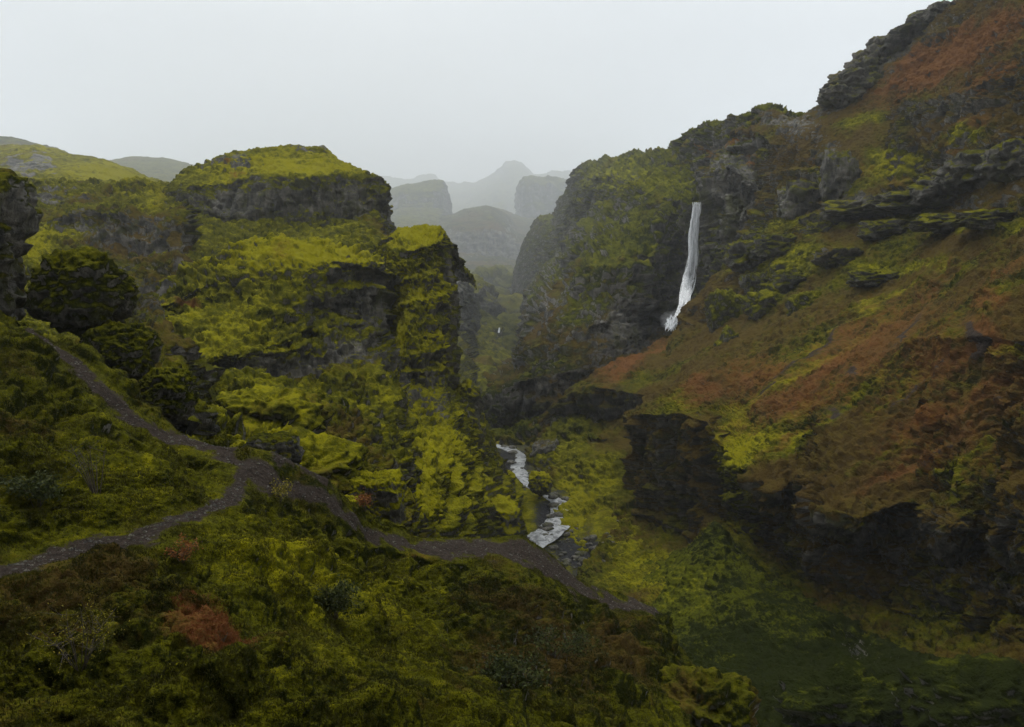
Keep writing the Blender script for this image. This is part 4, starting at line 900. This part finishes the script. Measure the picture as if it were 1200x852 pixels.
# ------------------------------------------------------------------ light, sky, air
sun_el, sun_az = R(58), R(-25)              # azimuth measured from straight ahead, to the right positive
w = bpy.data.worlds.new('World'); sc.world = w; w.use_nodes = True
nt = w.node_tree; nt.nodes.clear()
out = nt.nodes.new('ShaderNodeOutputWorld'); bg = nt.nodes.new('ShaderNodeBackground')
sky = nt.nodes.new('ShaderNodeTexSky'); sky.sky_type = 'NISHITA'; sky.sun_disc = False
sky.sun_elevation = sun_el; sky.sun_rotation = sun_az; sky.air_density = 1.0; sky.dust_density = 4.0
hs = nt.nodes.new('ShaderNodeHueSaturation'); hs.inputs['Saturation'].default_value = 0.25
mx = nt.nodes.new('ShaderNodeMix'); mx.data_type = 'RGBA'; mx.inputs[0].default_value = 0.85
tc = nt.nodes.new('ShaderNodeTexCoord'); mp = nt.nodes.new('ShaderNodeMapping'); mp.inputs['Scale'].default_value = (1, 1, 2.5)
nz = nt.nodes.new('ShaderNodeTexNoise'); nz.inputs['Scale'].default_value = 1.6; nz.inputs['Detail'].default_value = 4
rp = nt.nodes.new('ShaderNodeValToRGB')
rp.color_ramp.elements[0].position = 0.3; rp.color_ramp.elements[0].color = (5.4, 5.75, 6.0, 1)
rp.color_ramp.elements[1].position = 0.7; rp.color_ramp.elements[1].color = (8.0, 8.25, 8.35, 1)
L = nt.links.new
L(tc.outputs['Generated'], mp.inputs[0]); L(mp.outputs[0], nz.inputs['Vector']); L(nz.outputs['Fac'], rp.inputs[0])
L(sky.outputs[0], hs.inputs['Color']); L(hs.outputs[0], mx.inputs[6]); L(rp.outputs[0], mx.inputs[7])
# an overcast sky is brighter overhead than at the horizon
sx = nt.nodes.new('ShaderNodeSeparateXYZ'); L(tc.outputs['Generated'], sx.inputs[0])
mr = nt.nodes.new('ShaderNodeMapRange'); mr.inputs[1].default_value = 0.25; mr.inputs[2].default_value = 1.0
mr.inputs[3].default_value = 1.0; mr.inputs[4].default_value = 2.6; L(sx.outputs[2], mr.inputs[0])
ml = nt.nodes.new('ShaderNodeVectorMath'); ml.operation = 'SCALE'; L(mx.outputs[2], ml.inputs[0]); L(mr.outputs[0], ml.inputs['Scale'])
L(ml.outputs[0], bg.inputs[0]); bg.inputs[1].default_value = 0.10; L(bg.outputs[0], out.inputs[0])

sl = bpy.data.lights.new('sun', 'SUN'); sl.energy = 1.5; sl.angle = R(25); sl.color = (1.0, 0.96, 0.88)
so = bpy.data.objects.new('sun', sl); COL.objects.link(so)
from mathutils import Vector
sd = Vector((math.sin(sun_az) * math.cos(sun_el), math.cos(sun_az) * math.cos(sun_el), math.sin(sun_el)))
so.rotation_euler = sd.to_track_quat('Z', 'Y').to_euler()

HAZE = 0.00015
if HAZE > 0:
    x0, x1, y0, y1, z0, z1 = -9000, 9000, -300, 14000, -1600, 2400
    V = [(x, y, z) for x in (x0, x1) for y in (y0, y1) for z in (z0, z1)]
    Fq = [(0,1,3,2),(4,6,7,5),(0,4,5,1),(2,3,7,6),(0,2,6,4),(1,5,7,3)]
    b = NB('haze_air'); pv = nn(b.t, 'ShaderNodeVolumePrincipled')
    pv.inputs['Color'].default_value = (0.80, 0.83, 0.86, 1); pv.inputs['Density'].default_value = HAZE; pv.inputs['Anisotropy'].default_value = 0.3
    b.link(pv.outputs[0], b.out.inputs['Volume'])
    tag(make_mesh('haze', np.array(V, float), np.array(Fq), b.m, smooth=False), kind='stuff')

cy = sc.cycles
cy.volume_bounces = 2; cy.max_bounces = 6; cy.diffuse_bounces = 3; cy.glossy_bounces = 2; cy.transparent_max_bounces = 12
cy.use_denoising = True; cy.volume_step_rate = 10
cy.use_adaptive_sampling = True; cy.adaptive_threshold = 0.02
vs = sc.view_settings; vs.view_transform = 'Standard'; vs.look = 'None'; vs.exposure = 0.16; vs.gamma = 1.0; vs.use_curve_mapping = False
print('script', time.time() - T0, 'verts', sum(len(m.vertices) for m in bpy.data.meshes))
